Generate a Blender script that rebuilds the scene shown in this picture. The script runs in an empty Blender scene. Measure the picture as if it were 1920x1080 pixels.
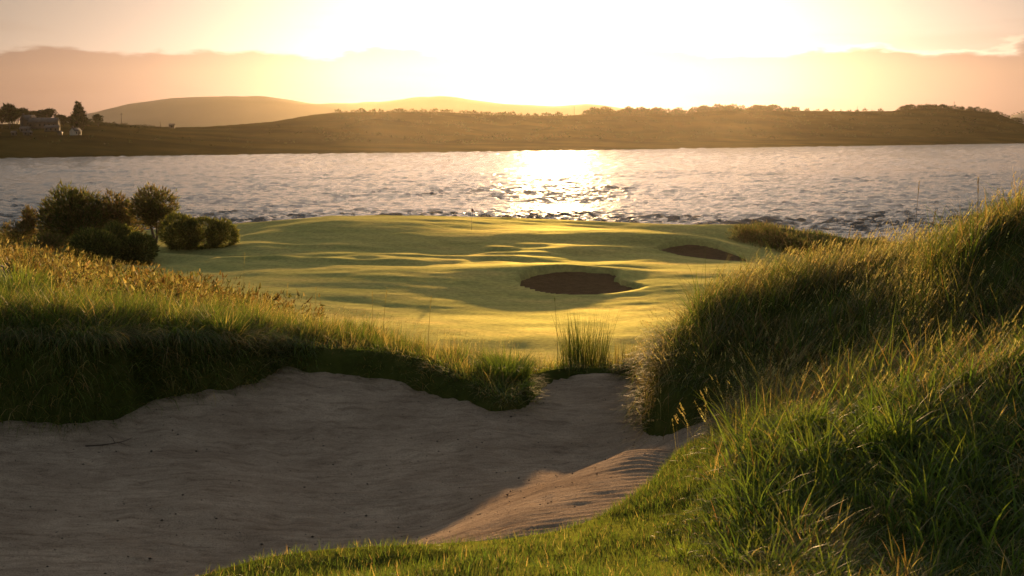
import bpy, math, random
import numpy as np
R = math.radians
rng = np.random.default_rng(7)
random.seed(7)
sc = bpy.context.scene
col = sc.collection

# ------------------------------------------------------------------ camera, sky, sun, exposure
CAM_Z, PITCH, FPX = 17.5, 7.5, 2320.0
cam_d = bpy.data.cameras.new("camera"); cam = bpy.data.objects.new("camera", cam_d); col.objects.link(cam)
cam_d.sensor_width = 36.0; cam_d.lens = FPX / 1920 * 36.0
cam_d.clip_start = 0.1; cam_d.clip_end = 30000
cam.location = (0, 0, CAM_Z); cam.rotation_euler = (R(90 - PITCH), 0, 0)
cam_d.dof.use_dof = True; cam_d.dof.focus_distance = 35.0; cam_d.dof.aperture_fstop = 9.0
sc.camera = cam

SUN_EL, SUN_AZ = 4.45, 2.2           # degrees; azimuth to the right of +Y
w = bpy.data.worlds.new("World"); sc.world = w; w.use_nodes = True
nt = w.node_tree; N = nt.nodes; L = nt.links
for n in list(N): N.remove(n)
def nd(t, **k):
    n = N.new(t)
    for a, b in k.items(): setattr(n, a, b)
    return n
def mth(op, a, b=None, c=None, clamp=False):
    n = nd('ShaderNodeMath', operation=op, use_clamp=clamp)
    for i, v in enumerate((a, b, c)):
        if v is None: continue
        if isinstance(v, (int, float)): n.inputs[i].default_value = v
        else: L.new(v, n.inputs[i])
    return n.outputs[0]
def smooth(v, lo, hi):
    n = nd('ShaderNodeMapRange', interpolation_type='SMOOTHSTEP')
    L.new(v, n.inputs[0]); n.inputs[1].default_value = lo; n.inputs[2].default_value = hi
    return n.outputs[0]
sky = nd('ShaderNodeTexSky', sky_type='NISHITA', sun_disc=False)
sky.sun_elevation = R(SUN_EL); sky.sun_rotation = R(SUN_AZ)
sky.altitude = 0; sky.air_density = 1.0; sky.dust_density = 1.5; sky.ozone_density = 1.0
tc = nd('ShaderNodeTexCoord'); sep = nd('ShaderNodeSeparateXYZ'); L.new(tc.outputs['Generated'], sep.inputs[0])
elev = mth('MULTIPLY', mth('ARCSINE', sep.outputs[2]), 57.29578)
azim = mth('MULTIPLY', mth('ARCTAN2', sep.outputs[0], sep.outputs[1]), 57.29578)
# cloud coordinates: azimuth stretched against elevation
cc = nd('ShaderNodeCombineXYZ'); L.new(mth('MULTIPLY', azim, 0.21), cc.inputs[0]); L.new(mth('MULTIPLY', elev, 0.75), cc.inputs[1])
n1 = nd('ShaderNodeTexNoise'); n1.inputs['Scale'].default_value = 1.0; n1.inputs['Detail'].default_value = 5; n1.inputs['Roughness'].default_value = 0.55
L.new(cc.outputs[0], n1.inputs['Vector'])
edge = mth('ADD', elev, mth('MULTIPLY', mth('SUBTRACT', n1.outputs[0], 0.5), -2.3))
band = mth('SUBTRACT', 1.0, smooth(edge, 3.05, 3.35))           # low stratus bank
n2 = nd('ShaderNodeTexNoise'); n2.inputs['Scale'].default_value = 0.8; n2.inputs['Detail'].default_value = 4
cc2 = nd('ShaderNodeCombineXYZ'); L.new(mth('MULTIPLY', azim, 0.10), cc2.inputs[0]); L.new(mth('MULTIPLY', elev, 0.9), cc2.inputs[1]); cc2.inputs[2].default_value = 4.0
L.new(cc2.outputs[0], n2.inputs['Vector'])
veil = mth('MULTIPLY', smooth(n2.outputs[0], 0.50, 0.72), 0.35)
def mixc(fac, a, b, blend='MIX'):
    n = nd('ShaderNodeMix', data_type='RGBA', blend_type=blend)
    for s, v in ((n.inputs[0], fac), (n.inputs[6], a), (n.inputs[7], b)):
        if isinstance(v, (int, float)): s.default_value = v
        elif isinstance(v, tuple): s.default_value = v
        else: L.new(v, s)
    return n.outputs[2]
hs = nd('ShaderNodeHueSaturation'); hs.inputs['Saturation'].default_value = 0.42; hs.inputs['Hue'].default_value = 0.496; L.new(sky.outputs[0], hs.inputs['Color'])
SKYC = hs.outputs[0]
low = mth('SUBTRACT', 1.0, smooth(elev, 5.0, 20.0))         # low cloud veil; dimming added all round so a brighter upper sky fills shade
c0 = mixc(low, SKYC, mixc(1.0, SKYC, (0.27, 0.243, 0.235, 1), 'MULTIPLY'))
c1 = mixc(veil, c0, mixc(1.0, c0, (0.8, 0.72, 0.68, 1), 'MULTIPLY'))
c2 = mixc(band, c1, mixc(1.0, c1, (0.62, 0.52, 0.49, 1), 'MULTIPLY'))
rim = mth('MULTIPLY', mth('SUBTRACT', 1.0, smooth(mth('ABSOLUTE', mth('SUBTRACT', edge, 3.36)), 0.0, 0.16)), smooth(n2.outputs[0], 0.42, 0.6))
c3 = mixc(rim, c2, mixc(1.0, c2, (1.35, 1.32, 1.25, 1), 'MULTIPLY'))
bg = nd('ShaderNodeBackground'); L.new(c3, bg.inputs[0]); bg.inputs[1].default_value = 0.105
out = nd('ShaderNodeOutputWorld'); L.new(bg.outputs[0], out.inputs[0])

sd_ = bpy.data.lights.new("sun", 'SUN'); sun = bpy.data.objects.new("sun", sd_); col.objects.link(sun)
sd_.energy = 5.0; sd_.angle = R(0.5); sd_.color = (1.0, 0.60, 0.26)
sun.rotation_euler = (R(90 - SUN_EL), 0, R(180 - SUN_AZ)); sun.location = (20, 300, 60)

sc.view_settings.view_transform = 'Standard'; sc.view_settings.look = 'None'
sc.view_settings.exposure = 0.75; sc.view_settings.gamma = 1.0; sc.view_settings.use_curve_mapping = False
sc.cycles.use_denoising = True
sc.cycles.max_bounces = 6; sc.cycles.diffuse_bounces = 3; sc.cycles.glossy_bounces = 2
sc.cycles.transmission_bounces = 3; sc.cycles.volume_bounces = 0; sc.cycles.transparent_max_bounces = 4
sc.cycles.sample_clamp_indirect = 4.0; sc.cycles.sample_clamp_direct = 8.0

# ------------------------------------------------------------------ helpers
cp, sp = math.cos(R(PITCH)), math.sin(R(PITCH))
def at(px, py, Y):
    """point of the place seen at photo pixel (px, py), Y metres ahead"""
    dx, dy = (px - 960) / FPX, (540 - py) / FPX
    d = np.array([dx, cp + dy * sp, -sp + dy * cp])
    return d * (Y / d[1]) + np.array([0, 0, CAM_Z])
def atz(px, py, z):
    dx, dy = (px - 960) / FPX, (540 - py) / FPX
    d = np.array([dx, cp + dy * sp, -sp + dy * cp])
    return d * ((z - CAM_Z) / d[2]) + np.array([0, 0, CAM_Z])

_perm = rng.random((256, 256))
def vnoise(x, y):
    x = np.asarray(x, float); y = np.asarray(y, float)
    xi = np.floor(x).astype(int); yi = np.floor(y).astype(int)
    fx = x - xi; fy = y - yi
    fx = fx * fx * (3 - 2 * fx); fy = fy * fy * (3 - 2 * fy)
    a = _perm[xi & 255, yi & 255]; b = _perm[(xi + 1) & 255, yi & 255]
    c = _perm[xi & 255, (yi + 1) & 255]; d = _perm[(xi + 1) & 255, (yi + 1) & 255]
    return (a + (b - a) * fx) * (1 - fy) + (c + (d - c) * fx) * fy - 0.5
def fbm(x, y, o=4):
    s = 0; a = 1.0; f = 1.0
    for k in range(o):
        s = s + a * vnoise(x * f + 17.3 * k, y * f + 5.7 * k); a *= 0.5; f *= 2.03
    return s
def sstep(v, lo, hi):
    t = np.clip((v - lo) / (hi - lo), 0, 1); return t * t * (3 - 2 * t)

class TPS:
    def __init__(self, pts, warp, lam=1e-3):
        p = np.array(pts, float); self.warp = warp
        self.c = warp(p[:, 0], p[:, 1]); n = len(p)
        K = self.phi(self.c, self.c) + lam * np.eye(n)
        P = np.c_[np.ones(n), self.c]
        A = np.block([[K, P], [P.T, np.zeros((3, 3))]])
        s = np.linalg.solve(A, np.r_[p[:, 2], 0, 0, 0]); self.w = s[:n]; self.a = s[n:]
    @staticmethod
    def phi(a, b):
        d2 = ((a[:, None, :] - b[None]) ** 2).sum(2)
        return 0.5 * d2 * np.log(d2 + 1e-12)
    def __call__(self, x, y):
        x = np.asarray(x, float); sh = x.shape; q = self.warp(x.ravel(), np.asarray(y, float).ravel())
        o = np.empty(len(q))
        for i in range(0, len(q), 40000):
            c = q[i:i + 40000]
            o[i:i + 40000] = self.phi(c, self.c) @ self.w + self.a[0] + c @ self.a[1:]
        return o.reshape(sh)

def polysd(x, y, poly):
    """signed distance to a polygon, negative inside"""
    x = np.asarray(x, float); sh = x.shape; X = x.ravel(); Yv = np.asarray(y, float).ravel()
    p = np.array(poly, float); q = np.roll(p, -1, 0)
    d = np.full(len(X), 1e9); ins = np.zeros(len(X), bool)
    for (ax, ay), (bx, by) in zip(p, q):
        ex, ey = bx - ax, by - ay
        t = np.clip(((X - ax) * ex + (Yv - ay) * ey) / (ex * ex + ey * ey), 0, 1)
        d = np.minimum(d, np.hypot(X - ax - t * ex, Yv - ay - t * ey))
        c = ((ay > Yv) != (by > Yv)); 
        with np.errstate(divide='ignore', invalid='ignore'):
            xx = ax + (Yv - ay) * ex / (ey if ey else 1e-12)
        ins ^= c & (X < xx)
    return np.where(ins, -d, d).reshape(sh)
def chaikin(p, k=2):
    p = np.array(p, float)
    for _ in range(k):
        q = np.roll(p, -1, 0); p = np.stack([p * .75 + q * .25, p * .25 + q * .75], 1).reshape(-1, 2)
    return p

def mesh_np(name, V, quads=None, tris=None, cols=None, smooth_=True):
    me = bpy.data.meshes.new(name); V = np.asarray(V, np.float32)
    nq = 0 if quads is None else len(quads); ntr = 0 if tris is None else len(tris)
    me.vertices.add(len(V)); me.vertices.foreach_set('co', V.ravel())
    li = np.concatenate([np.asarray(a, np.int32).ravel() for a in (quads, tris) if a is not None and len(a)])
    me.loops.add(len(li)); me.loops.foreach_set('vertex_index', li)
    ls = np.concatenate([np.arange(nq) * 4, nq * 4 + np.arange(ntr) * 3]).astype(np.int32)
    me.polygons.add(nq + ntr); me.polygons.foreach_set('loop_start', ls)
    me.polygons.foreach_set('loop_total', np.r_[np.full(nq, 4), np.full(ntr, 3)].astype(np.int32))
    if smooth_: me.polygons.foreach_set('use_smooth', np.ones(nq + ntr, bool))
    if cols is not None:
        at_ = me.attributes.new('col', 'FLOAT_COLOR', 'POINT')
        at_.data.foreach_set('color', np.c_[cols, np.ones(len(cols))].astype(np.float32).ravel())
    me.update(calc_edges=True)
    return me
def link(name, me, mat=None, parent=None, label=None, cat=None, group=None, kind=None, loc=None):
    o = bpy.data.objects.new(name, me); col.objects.link(o)
    if mat is not None and me is not None: me.materials.append(mat) if not len(me.materials) else None
    if parent is not None: o.parent = parent
    if label: o['label'] = label
    if cat: o['category'] = cat
    if group: o['group'] = group
    if kind: o['kind'] = kind
    if loc is not None: o.location = loc
    return o
def grid_faces(nr, nc):
    i = np.arange(nr - 1)[:, None] * nc + np.arange(nc - 1)[None]
    return np.stack([i, i + 1, i + nc + 1, i + nc], -1).reshape(-1, 4)
def boxes(bl):
    """list of (x0,x1,y0,y1,z0,z1) -> verts, quads"""
    V, Q = [], []
    for x0, x1, y0, y1, z0, z1 in bl:
        b = len(V)
        V += [(x0, y0, z0), (x1, y0, z0), (x1, y1, z0), (x0, y1, z0), (x0, y0, z1), (x1, y0, z1), (x1, y1, z1), (x0, y1, z1)]
        Q += [[b + k for k in f] for f in ((0, 3, 2, 1), (4, 5, 6, 7), (0, 1, 5, 4), (1, 2, 6, 5), (2, 3, 7, 6), (3, 0, 4, 7))]
    return np.array(V, float), np.array(Q)
def tube(path, rad, n=7):
    path = np.array(path, float); rad = np.broadcast_to(np.asarray(rad, float), (len(path),))
    t = np.gradient(path, axis=0); t /= np.linalg.norm(t, axis=1)[:, None] + 1e-9
    ref = np.array([0.31, 0.95, 0.02]); a = np.cross(t, ref); a /= np.linalg.norm(a, axis=1)[:, None] + 1e-9; b = np.cross(t, a)
    th = np.arange(n) * 2 * np.pi / n
    V = path[:, None] + rad[:, None, None] * (np.cos(th)[None, :, None] * a[:, None] + np.sin(th)[None, :, None] * b[:, None])
    V = V.reshape(-1, 3); m = len(path)
    i = np.arange(m - 1)[:, None] * n + np.arange(n)[None]; j = np.arange(m - 1)[:, None] * n + (np.arange(n)[None] + 1) % n
    Q = np.stack([i, j, j + n, i + n], -1).reshape(-1, 4)
    V = np.r_[V, path[[0, -1]]]; c0, c1 = m * n, m * n + 1
    T = np.array([[c0, (k + 1) % n, k] for k in range(n)] + [[c1, (m - 1) * n + k, (m - 1) * n + (k + 1) % n] for k in range(n)])
    return V, Q, T
def merge(parts):
    V, Q, T, b = [], [], [], 0
    for v, q, t in parts:
        V.append(v); b0 = b; b += len(v)
        if q is not None and len(q): Q.append(np.asarray(q) + b0)
        if t is not None and len(t): T.append(np.asarray(t) + b0)
    return np.concatenate(V), (np.concatenate(Q) if Q else None), (np.concatenate(T) if T else None)

# ------------------------------------------------------------------ materials
def new_mat(name):
    m = bpy.data.materials.new(name); m.use_nodes = True
    t = m.node_tree
    for n in list(t.nodes): t.nodes.remove(n)
    o = t.nodes.new('ShaderNodeOutputMaterial'); return m, t, o
class NT:
    def __init__(s, t): s.t = t
    def n(s, ty, ins=None, **k):
        x = s.t.nodes.new(ty)
        for a, b in k.items(): setattr(x, a, b)
        for a, b in (ins or {}).items():
            if isinstance(b, bpy.types.NodeSocket): s.t.links.new(b, x.inputs[a])
            else: x.inputs[a].default_value = b
        return x
    def ramp(s, fac, stops):
        x = s.t.nodes.new('ShaderNodeValToRGB'); s.t.links.new(fac, x.inputs[0])
        e = x.color_ramp.elements
        while len(e) > len(stops): e.remove(e[-1])
        while len(e) < len(stops): e.new(0.5)
        for el, (p, c) in zip(e, stops): el.position = p; el.color = (*c, 1) if len(c) == 3 else c
        return x.outputs[0]
    def mix(s, fac, a, b, bt='MIX'):
        x = s.n('ShaderNodeMix', data_type='RGBA', blend_type=bt)
        for i, v in ((0, fac), (6, a), (7, b)):
            if isinstance(v, bpy.types.NodeSocket): s.t.links.new(v, x.inputs[i])
            else: x.inputs[i].default_value = v if i == 0 else (*v, 1)
        return x.outputs[2]
    def link(s, a, b): s.t.links.new(a, b)

def plain(name, c, rough=0.7, var=0.25, scale=3.0):
    m, t, o = new_mat(name); g = NT(t)
    co = g.n('ShaderNodeTexCoord').outputs['Object']
    no = g.n('ShaderNodeTexNoise', {'Vector': co, 'Scale': scale, 'Detail': 4.0})
    cc_ = g.ramp(no.outputs[0], [(0.3, tuple(x * (1 - var) for x in c)), (0.7, tuple(min(1, x * (1 + var)) for x in c))])
    b = g.n('ShaderNodeBsdfPrincipled', {'Base Color': cc_, 'Roughness': rough})
    g.link(b.outputs[0], o.inputs[0]); return m

def leaf_mat(name, trans=0.5, gloss=0.045, rough=0.42, tint=(1.35, 1.50, 0.70)):
    """blades and leaves: colour from the blade, diffuse + transmitted light + a waxy sheen"""
    m, t, o = new_mat(name); g = NT(t)
    a = g.n('ShaderNodeAttribute', attribute_name='col').outputs['Color']
    d = g.n('ShaderNodeBsdfDiffuse', {'Color': a})
    tcx = g.mix(1.0, a, tint, 'MULTIPLY')
    tr = g.n('ShaderNodeBsdfTranslucent', {'Color': tcx})
    ms = g.n('ShaderNodeMixShader', {0: trans, 1: d.outputs[0], 2: tr.outputs[0]})
    gl = g.n('ShaderNodeBsdfGlossy', {'Color': (0.8, 0.8, 0.8, 1), 'Roughness': rough})
    fr = g.n('ShaderNodeLayerWeight', {'Blend': 0.25})
    f2 = g.n('ShaderNodeMath', {0: fr.outputs['Fresnel'], 1: gloss}, operation='MULTIPLY')
    m2 = g.n('ShaderNodeMixShader', {0: f2.outputs[0], 1: ms.outputs[0], 2: gl.outputs[0]})
    g.link(m2.outputs[0], o.inputs[0]); return m
M_blade = leaf_mat('grass_blade')
M_leaf = leaf_mat('shrub_leaf', trans=0.5, gloss=0.03, rough=0.5, tint=(1.6, 1.6, 0.8))
M_far = leaf_mat('far_leaf', trans=0.08, gloss=0.0, tint=(1.0, 1.0, 0.8))
M_bark = plain('bark', (0.09, 0.065, 0.045), 0.9, 0.3, 8)

def turf_shader(g, o, colr, gold=(0.46, 0.45, 0.34), k=0.34):
    """mown turf: matt green plus the broad forward scatter of upright blades lit from behind"""
    co = g.n('ShaderNodeTexCoord').outputs['Object']
    no = g.n('ShaderNodeTexNoise', {'Vector': co, 'Scale': 6.0, 'Detail': 3.0})
    bp = g.n('ShaderNodeBump', {'Height': no.outputs[0], 'Strength': 0.3, 'Distance': 0.05})
    d = g.n('ShaderNodeBsdfDiffuse', {'Color': colr, 'Normal': bp.outputs[0]})
    cg = g.mix(1.0, colr, tuple(7.0 * v for v in gold), 'MULTIPLY')
    gl = g.n('ShaderNodeBsdfGlossy', {'Color': cg, 'Roughness': 0.72, 'Normal': bp.outputs[0]})
    ms = g.n('ShaderNodeMixShader', {0: k, 1: d.outputs[0], 2: gl.outputs[0]})
    g.link(ms.outputs[0], o.inputs[0])

# fairway
M_fair, t, o = new_mat('fairway_turf'); g = NT(t)
co = g.n('ShaderNodeTexCoord').outputs['Object']
mp = g.n('ShaderNodeMapping', {'Vector': co, 'Scale': (0.05, 0.16, 0.3)})
na = g.n('ShaderNodeTexNoise', {'Vector': mp.outputs[0], 'Scale': 2.2, 'Detail': 7.0, 'Roughness': 0.62})
cA = g.ramp(na.outputs[0], [(0.30, (0.190, 0.198, 0.086)), (0.52, (0.238, 0.230, 0.106)), (0.72, (0.295, 0.256, 0.126))])
wv = g.n('ShaderNodeTexWave', {'Vector': co, 'Scale': 0.16, 'Distortion': 1.5, 'Detail': 2.0, 'Detail Scale': 0.4}, wave_type='BANDS', bands_direction='DIAGONAL')
nfine = g.n('ShaderNodeTexNoise', {'Vector': co, 'Scale': 2.5, 'Detail': 6.0, 'Roughness': 0.7})
cA = g.mix(1.0, cA, g.ramp(wv.outputs[0], [(0.35, (0.96, 0.97, 0.96)), (0.65, (1.04, 1.03, 1.0))]), 'MULTIPLY')
cA = g.mix(1.0, cA, g.ramp(nfine.outputs[0], [(0.3, (0.72, 0.74, 0.72)), (0.7, (1.25, 1.22, 1.2))]), 'MULTIPLY')
rgh = g.n('ShaderNodeAttribute', attribute_name='col').outputs['Color']
sr = g.n('ShaderNodeSeparateColor', {0: rgh})
nb = g.n('ShaderNodeTexNoise', {'Vector': co, 'Scale': 1.3, 'Detail': 6.0})
cB = g.ramp(nb.outputs[0], [(0.3, (0.05, 0.055, 0.018)), (0.7, (0.13, 0.10, 0.04))])
turf_shader(g, o, g.mix(sr.outputs[0], cA, cB))
# dune soil under the long grass
M_dune, t, o = new_mat('dune_soil'); g = NT(t)
co = g.n('ShaderNodeTexCoord').outputs['Object']
na = g.n('ShaderNodeTexNoise', {'Vector': co, 'Scale': 3.0, 'Detail': 8.0, 'Roughness': 0.65})
cA = g.ramp(na.outputs[0], [(0.3, (0.030, 0.034, 0.012)), (0.5, (0.050, 0.056, 0.018)), (0.72, (0.08, 0.075, 0.03))])
turf_shader(g, o, cA, gold=(0.34, 0.38, 0.14), k=0.30)
# sand
def sand_mat(name, tone=1.0, tint=(1, 1, 1)):
    m, t, o = new_mat(name); g = NT(t); tr_, tg_, tb_ = tint
    co = g.n('ShaderNodeTexCoord').outputs['Object']
    na = g.n('ShaderNodeTexNoise', {'Vector': co, 'Scale': 1.1, 'Detail': 6.0, 'Roughness': 0.6})
    nf = g.n('ShaderNodeTexNoise', {'Vector': co, 'Scale': 90.0, 'Detail': 3.0, 'Roughness': 0.7})
    nm = g.n('ShaderNodeTexNoise', {'Vector': co, 'Scale': 14.0, 'Detail': 5.0, 'Roughness': 0.65})
    cA = g.ramp(na.outputs[0], [(0.3, (0.37 * tone * tr_, 0.278 * tone * tg_, 0.200 * tone * tb_)), (0.7, (0.54 * tone * tr_, 0.42 * tone * tg_, 0.31 * tone * tb_))])
    cB = g.ramp(nf.outputs[0], [(0.36, (0.45, 0.42, 0.40)), (0.48, (1, 1, 1)), (0.75, (1.15, 1.12, 1.1))])
    mps = g.n('ShaderNodeMapping', {'Vector': co, 'Scale': (0.7, 2.8, 1.0), 'Rotation': (0, 0, 0.12)})
    ns = g.n('ShaderNodeTexNoise', {'Vector': mps.outputs[0], 'Scale': 3.6, 'Detail': 9.0, 'Roughness': 0.74, 'Distortion': 0.4})
    cS = g.ramp(ns.outputs[0], [(0.34, (0.66, 0.63, 0.61)), (0.5, (1, 1, 1)), (0.68, (1.2, 1.19, 1.18))])
    cC = g.mix(1.0, g.mix(1.0, cA, cB, 'MULTIPLY'), cS, 'MULTIPLY')
    h = g.n('ShaderNodeMath', {0: nf.outputs[0], 1: 0.25}, operation='MULTIPLY')
    h2 = g.n('ShaderNodeMath', {0: nm.outputs[0], 1: h.outputs[0]}, operation='ADD')
    bp = g.n('ShaderNodeBump', {'Height': h2.outputs[0], 'Strength': 1.0, 'Distance': 0.045})
    b = g.n('ShaderNodeBsdfPrincipled', {'Base Color': cC, 'Roughness': 0.9, 'Specular IOR Level': 0.0, 'Normal': bp.outputs[0]})
    g.link(b.outputs[0], o.inputs[0]); return m
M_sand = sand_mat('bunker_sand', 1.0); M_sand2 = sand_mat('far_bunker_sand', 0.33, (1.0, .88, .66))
# water
M_water, t, o = new_mat('estuary_water'); g = NT(t)
co = g.n('ShaderNodeTexCoord').outputs['Object']
mp = g.n('ShaderNodeMapping', {'Vector': co, 'Scale': (0.35, 1.0, 1.0)})
na = g.n('ShaderNodeTexNoise', {'Vector': mp.outputs[0], 'Scale': 0.9, 'Detail': 5.0, 'Roughness': 0.65})
bp = g.n('ShaderNodeBump', {'Height': na.outputs[0], 'Strength': 0.8, 'Distance': 0.6})
b = g.n('ShaderNodeBsdfPrincipled', {'Base Color': (0.075, 0.069, 0.062, 1), 'Roughness': 0.13, 'IOR': 1.33, 'Specular IOR Level': 0.28, 'Normal': bp.outputs[0]})
g.link(b.outputs[0], o.inputs[0])
# far shore
M_shore, t, o = new_mat('far_shore_land'); g = NT(t)
co = g.n('ShaderNodeTexCoord').outputs['Object']
na = g.n('ShaderNodeTexNoise', {'Vector': co, 'Scale': 0.012, 'Detail': 7.0, 'Roughness': 0.65})
mp = g.n('ShaderNodeMapping', {'Vector': co, 'Scale': (0.004, 0.03, 0.1)})
nb = g.n('ShaderNodeTexNoise', {'Vector': mp.outputs[0], 'Scale': 1.0, 'Detail': 4.0})
cA = g.ramp(na.outputs[0], [(0.32, (0.040, 0.032, 0.012)), (0.5, (0.070, 0.056, 0.018)), (0.7, (0.11, 0.085, 0.030))])
cB = g.ramp(nb.outputs[0], [(0.35, (0.7, 0.75, 0.7)), (0.65, (1.35, 1.2, 1.0))])
b = g.n('ShaderNodeBsdfPrincipled', {'Base Color': g.mix(1.0, cA, cB, 'MULTIPLY'), 'Roughness': 1.0})
b.inputs['Specular IOR Level'].default_value = 0.0
g.link(b.outputs[0], o.inputs[0])
M_hills = plain('heather_hills', (0.17, 0.14, 0.11), 1.0, 0.2, 0.002)

# ------------------------------------------------------------------ near dunes and the big bunker
A = lambda *a: tuple(at(*a))
def warpn(x, y):
    q = np.maximum(y + 7.0, 0.5); return np.c_[4.0 * x / q, 2.2 * np.log(q)]
dune_pts = [A(*p) for p in [
 (-500,605,16.2),(-250,608,16.2),(0,612,16.2),(150,615,16.3),(300,622,16.5),(450,632,16.7),(560,645,17.0),(680,650,17.2),(760,654,17.2),(850,684,16.9),(920,718,16.3),(965,738,15.9),
 (1010,698,17.2),(1060,688,17.6),(1100,687,17.7),(1180,691,17.4),
 (0,575,20),(0,525,25),(0,480,38),(-300,480,38),(100,494,40),(200,512,38),(290,520,37),(400,552,30),(470,584,26),(560,612,22),(700,640,20),(850,672,19),(1000,702,19),(-300,530,25),(250,560,24),(150,528,31),
 # near mound
 (430,1128,6.2),(650,1082,6.4),(860,1068,6.6),(1100,1052,6.9),(1250,1000,7.6),(1400,850,8.8),(1550,790,9.0),(1700,755,9.0),(1920,690,9.0),(1000,1100,5.0),
 # right bank
 (1262,655,14.8),(1330,575,15.0),(1420,535,15.2),(1500,518,15.2),(1600,512,14.8),(1700,508,14.0),(1760,490,13.0),(1850,450,12.0),(1920,478,11.5),(2100,475,11.2),
 (1500,735,12.0),(1700,670,11.5),(1900,585,11.0),(2100,540,10.5),(1280,700,14.1),(1400,665,13.6),
 ]] + [
 (0.2,8.4,14.72),(0.75,9.2,14.66),(1.2,9.7,14.70),(1.55,10.4,14.72),(1.5,6.0,15.25),(2.6,6.6,15.25),(2.2,4.5,15.2),(3.6,5,15.45),(1.3,4.2,15.3),(0,0,15.5),(-4,0,15.0),(5,0,16.0),(0,-5,15.8),(7,5,16.4),(-3,6.2,14.1),(-6,5,13.9),(-12,3,14.2),(-14,10,14.6),(9,9,17.1),(10,14,16.6),
 (-30,60,8),(-25,80,3),(-14,56,8.8),(-9,42,10),(-5,32,11),(-1,27,11.4),(2,25,11.4),(5,22,13.4),(8,20,14.2),(4,30,9),(10,30,10),(0,40,7),(-4,55,5.5),(0,80,2),(30,80,2),(-60,80,3),(15,40,7),(25,30,11),(20,18,15),(-20,30,14),(-26,40,13.4),(-18,17,15.2),(-30,20,15),(14,60,3.5)]
z_dune0 = TPS(dune_pts, warpn, 2e-3)
sand_pts = [A(*p) for p in [(0,1080,10.2),(-400,1080,10.2),(400,1070,10.4),(800,1000,11.3),(0,900,12.8),(400,900,12.8),(800,900,12.9),(1000,885,13.2),(0,772,15.2),(-300,772,15.2),(300,762,15.4),(500,694,16.4),(600,688,16.8),(740,698,16.8),(870,745,16.0),(960,768,15.5),(1000,722,16.9),(1100,697,17.5),(1200,707,17.0),(1240,802,14.2),(1150,885,13.0),(1255,817,13.6),(1330,792,13.2),(1390,767,13.2),]] + [(-3,14.6,13.70),(-1.4,14.3,13.70),(-4.4,13.7,13.70),(-5.5,13.4,13.72),(-.5,11.2,13.85),(0.1,11.2,14.08),(0.6,11.3,14.22),(0.9,11.7,14.22),(1.15,12.2,14.26),(0.3,12.3,13.88),(0,8.5,14.4),(0.1,9.8,14.36),(0.6,9.8,14.42),(-.7,9.6,14.15),(-5,8.5,13.75),(-9,9,13.9),(-9.5,13,13.9),(0,7,14.4),(-6,7,13.9),(1.1,9.6,14.48),(1.8,11.3,14.3)]
z_sand0 = TPS(sand_pts, warpn, 4e-3)
bunk = [(-9.5,7.5),(-6,7.2),(-3,7.4),(0,7.8),(0.7,8.6),(1.15,9.6),(1.55,10.9),(2.15,12.1),(2.5,12.8)] + \
       [tuple(at(*p)[:2]) for p in [(1395,768,13.2),(1330,780,13.5),(1262,810,13.75),(1240,780,14.3),(1236,730,15.6),(1228,708,16.8),(1180,697,17.4),(1100,693,17.6),(1015,702,17.2),(985,735,16.2),(955,765,15.45),(870,745,15.95),(800,715,16.4),(740,698,16.75),(600,687,16.75),(510,670,16.85),(478,690,16.3),(400,712,16.0),(280,730,15.8),(200,770,15.1),(0,768,15.2),(-300,768,15.2)]] + [(-10.5,13)]
bunk = chaikin(bunk, 2)
def z_sand(x, y): return z_sand0(x, y)
def z_dune(x, y, sd=None):
    if sd is None: sd = polysd(x, y, bunk)
    z = z_dune0(x, y) + 0.16 * fbm(x * 0.9, y * 0.9, 3) * sstep(sd, 0.0, 0.6) + 0.28 * fbm(x * .12 + 9, y * .12, 2) * sstep(y, 18, 30)
    z = np.where(z > 17.0, 17.0 + np.tanh((z - 17.0) / 1.2) * 1.0, z)
    k = sstep(-sd, -0.02, 0.38)
    return z * (1 - k) + (np.minimum(z_sand(x, y), z) - 0.35) * k

rows = np.r_[np.linspace(-6, 7, 60, endpoint=False), np.linspace(7, 19, 230, endpoint=False), np.linspace(19, 50, 110, endpoint=False), np.linspace(50, 82, 30)]
uu = np.linspace(-0.80, 0.70, 300)
Yg = np.repeat(rows[:, None], len(uu), 1); Xg = uu[None] * (Yg * 0.85 + 9.0)
Zg = z_dune(Xg, Yg)
link('dune_ground', mesh_np('dune_ground', np.stack([Xg, Yg, Zg], -1).reshape(-1, 3), grid_faces(*Xg.shape)), M_dune, kind='structure', label='rough dune ground under the long grass around the big sand bunker', cat='ground')

xs = np.linspace(-10.5, 3.2, 330); ys = np.linspace(7.0, 18.2, 300)
Xs, Ys = np.meshgrid(xs, ys); sd = polysd(Xs, Ys, bunk)
Zs = z_sand(Xs, Ys)
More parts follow.
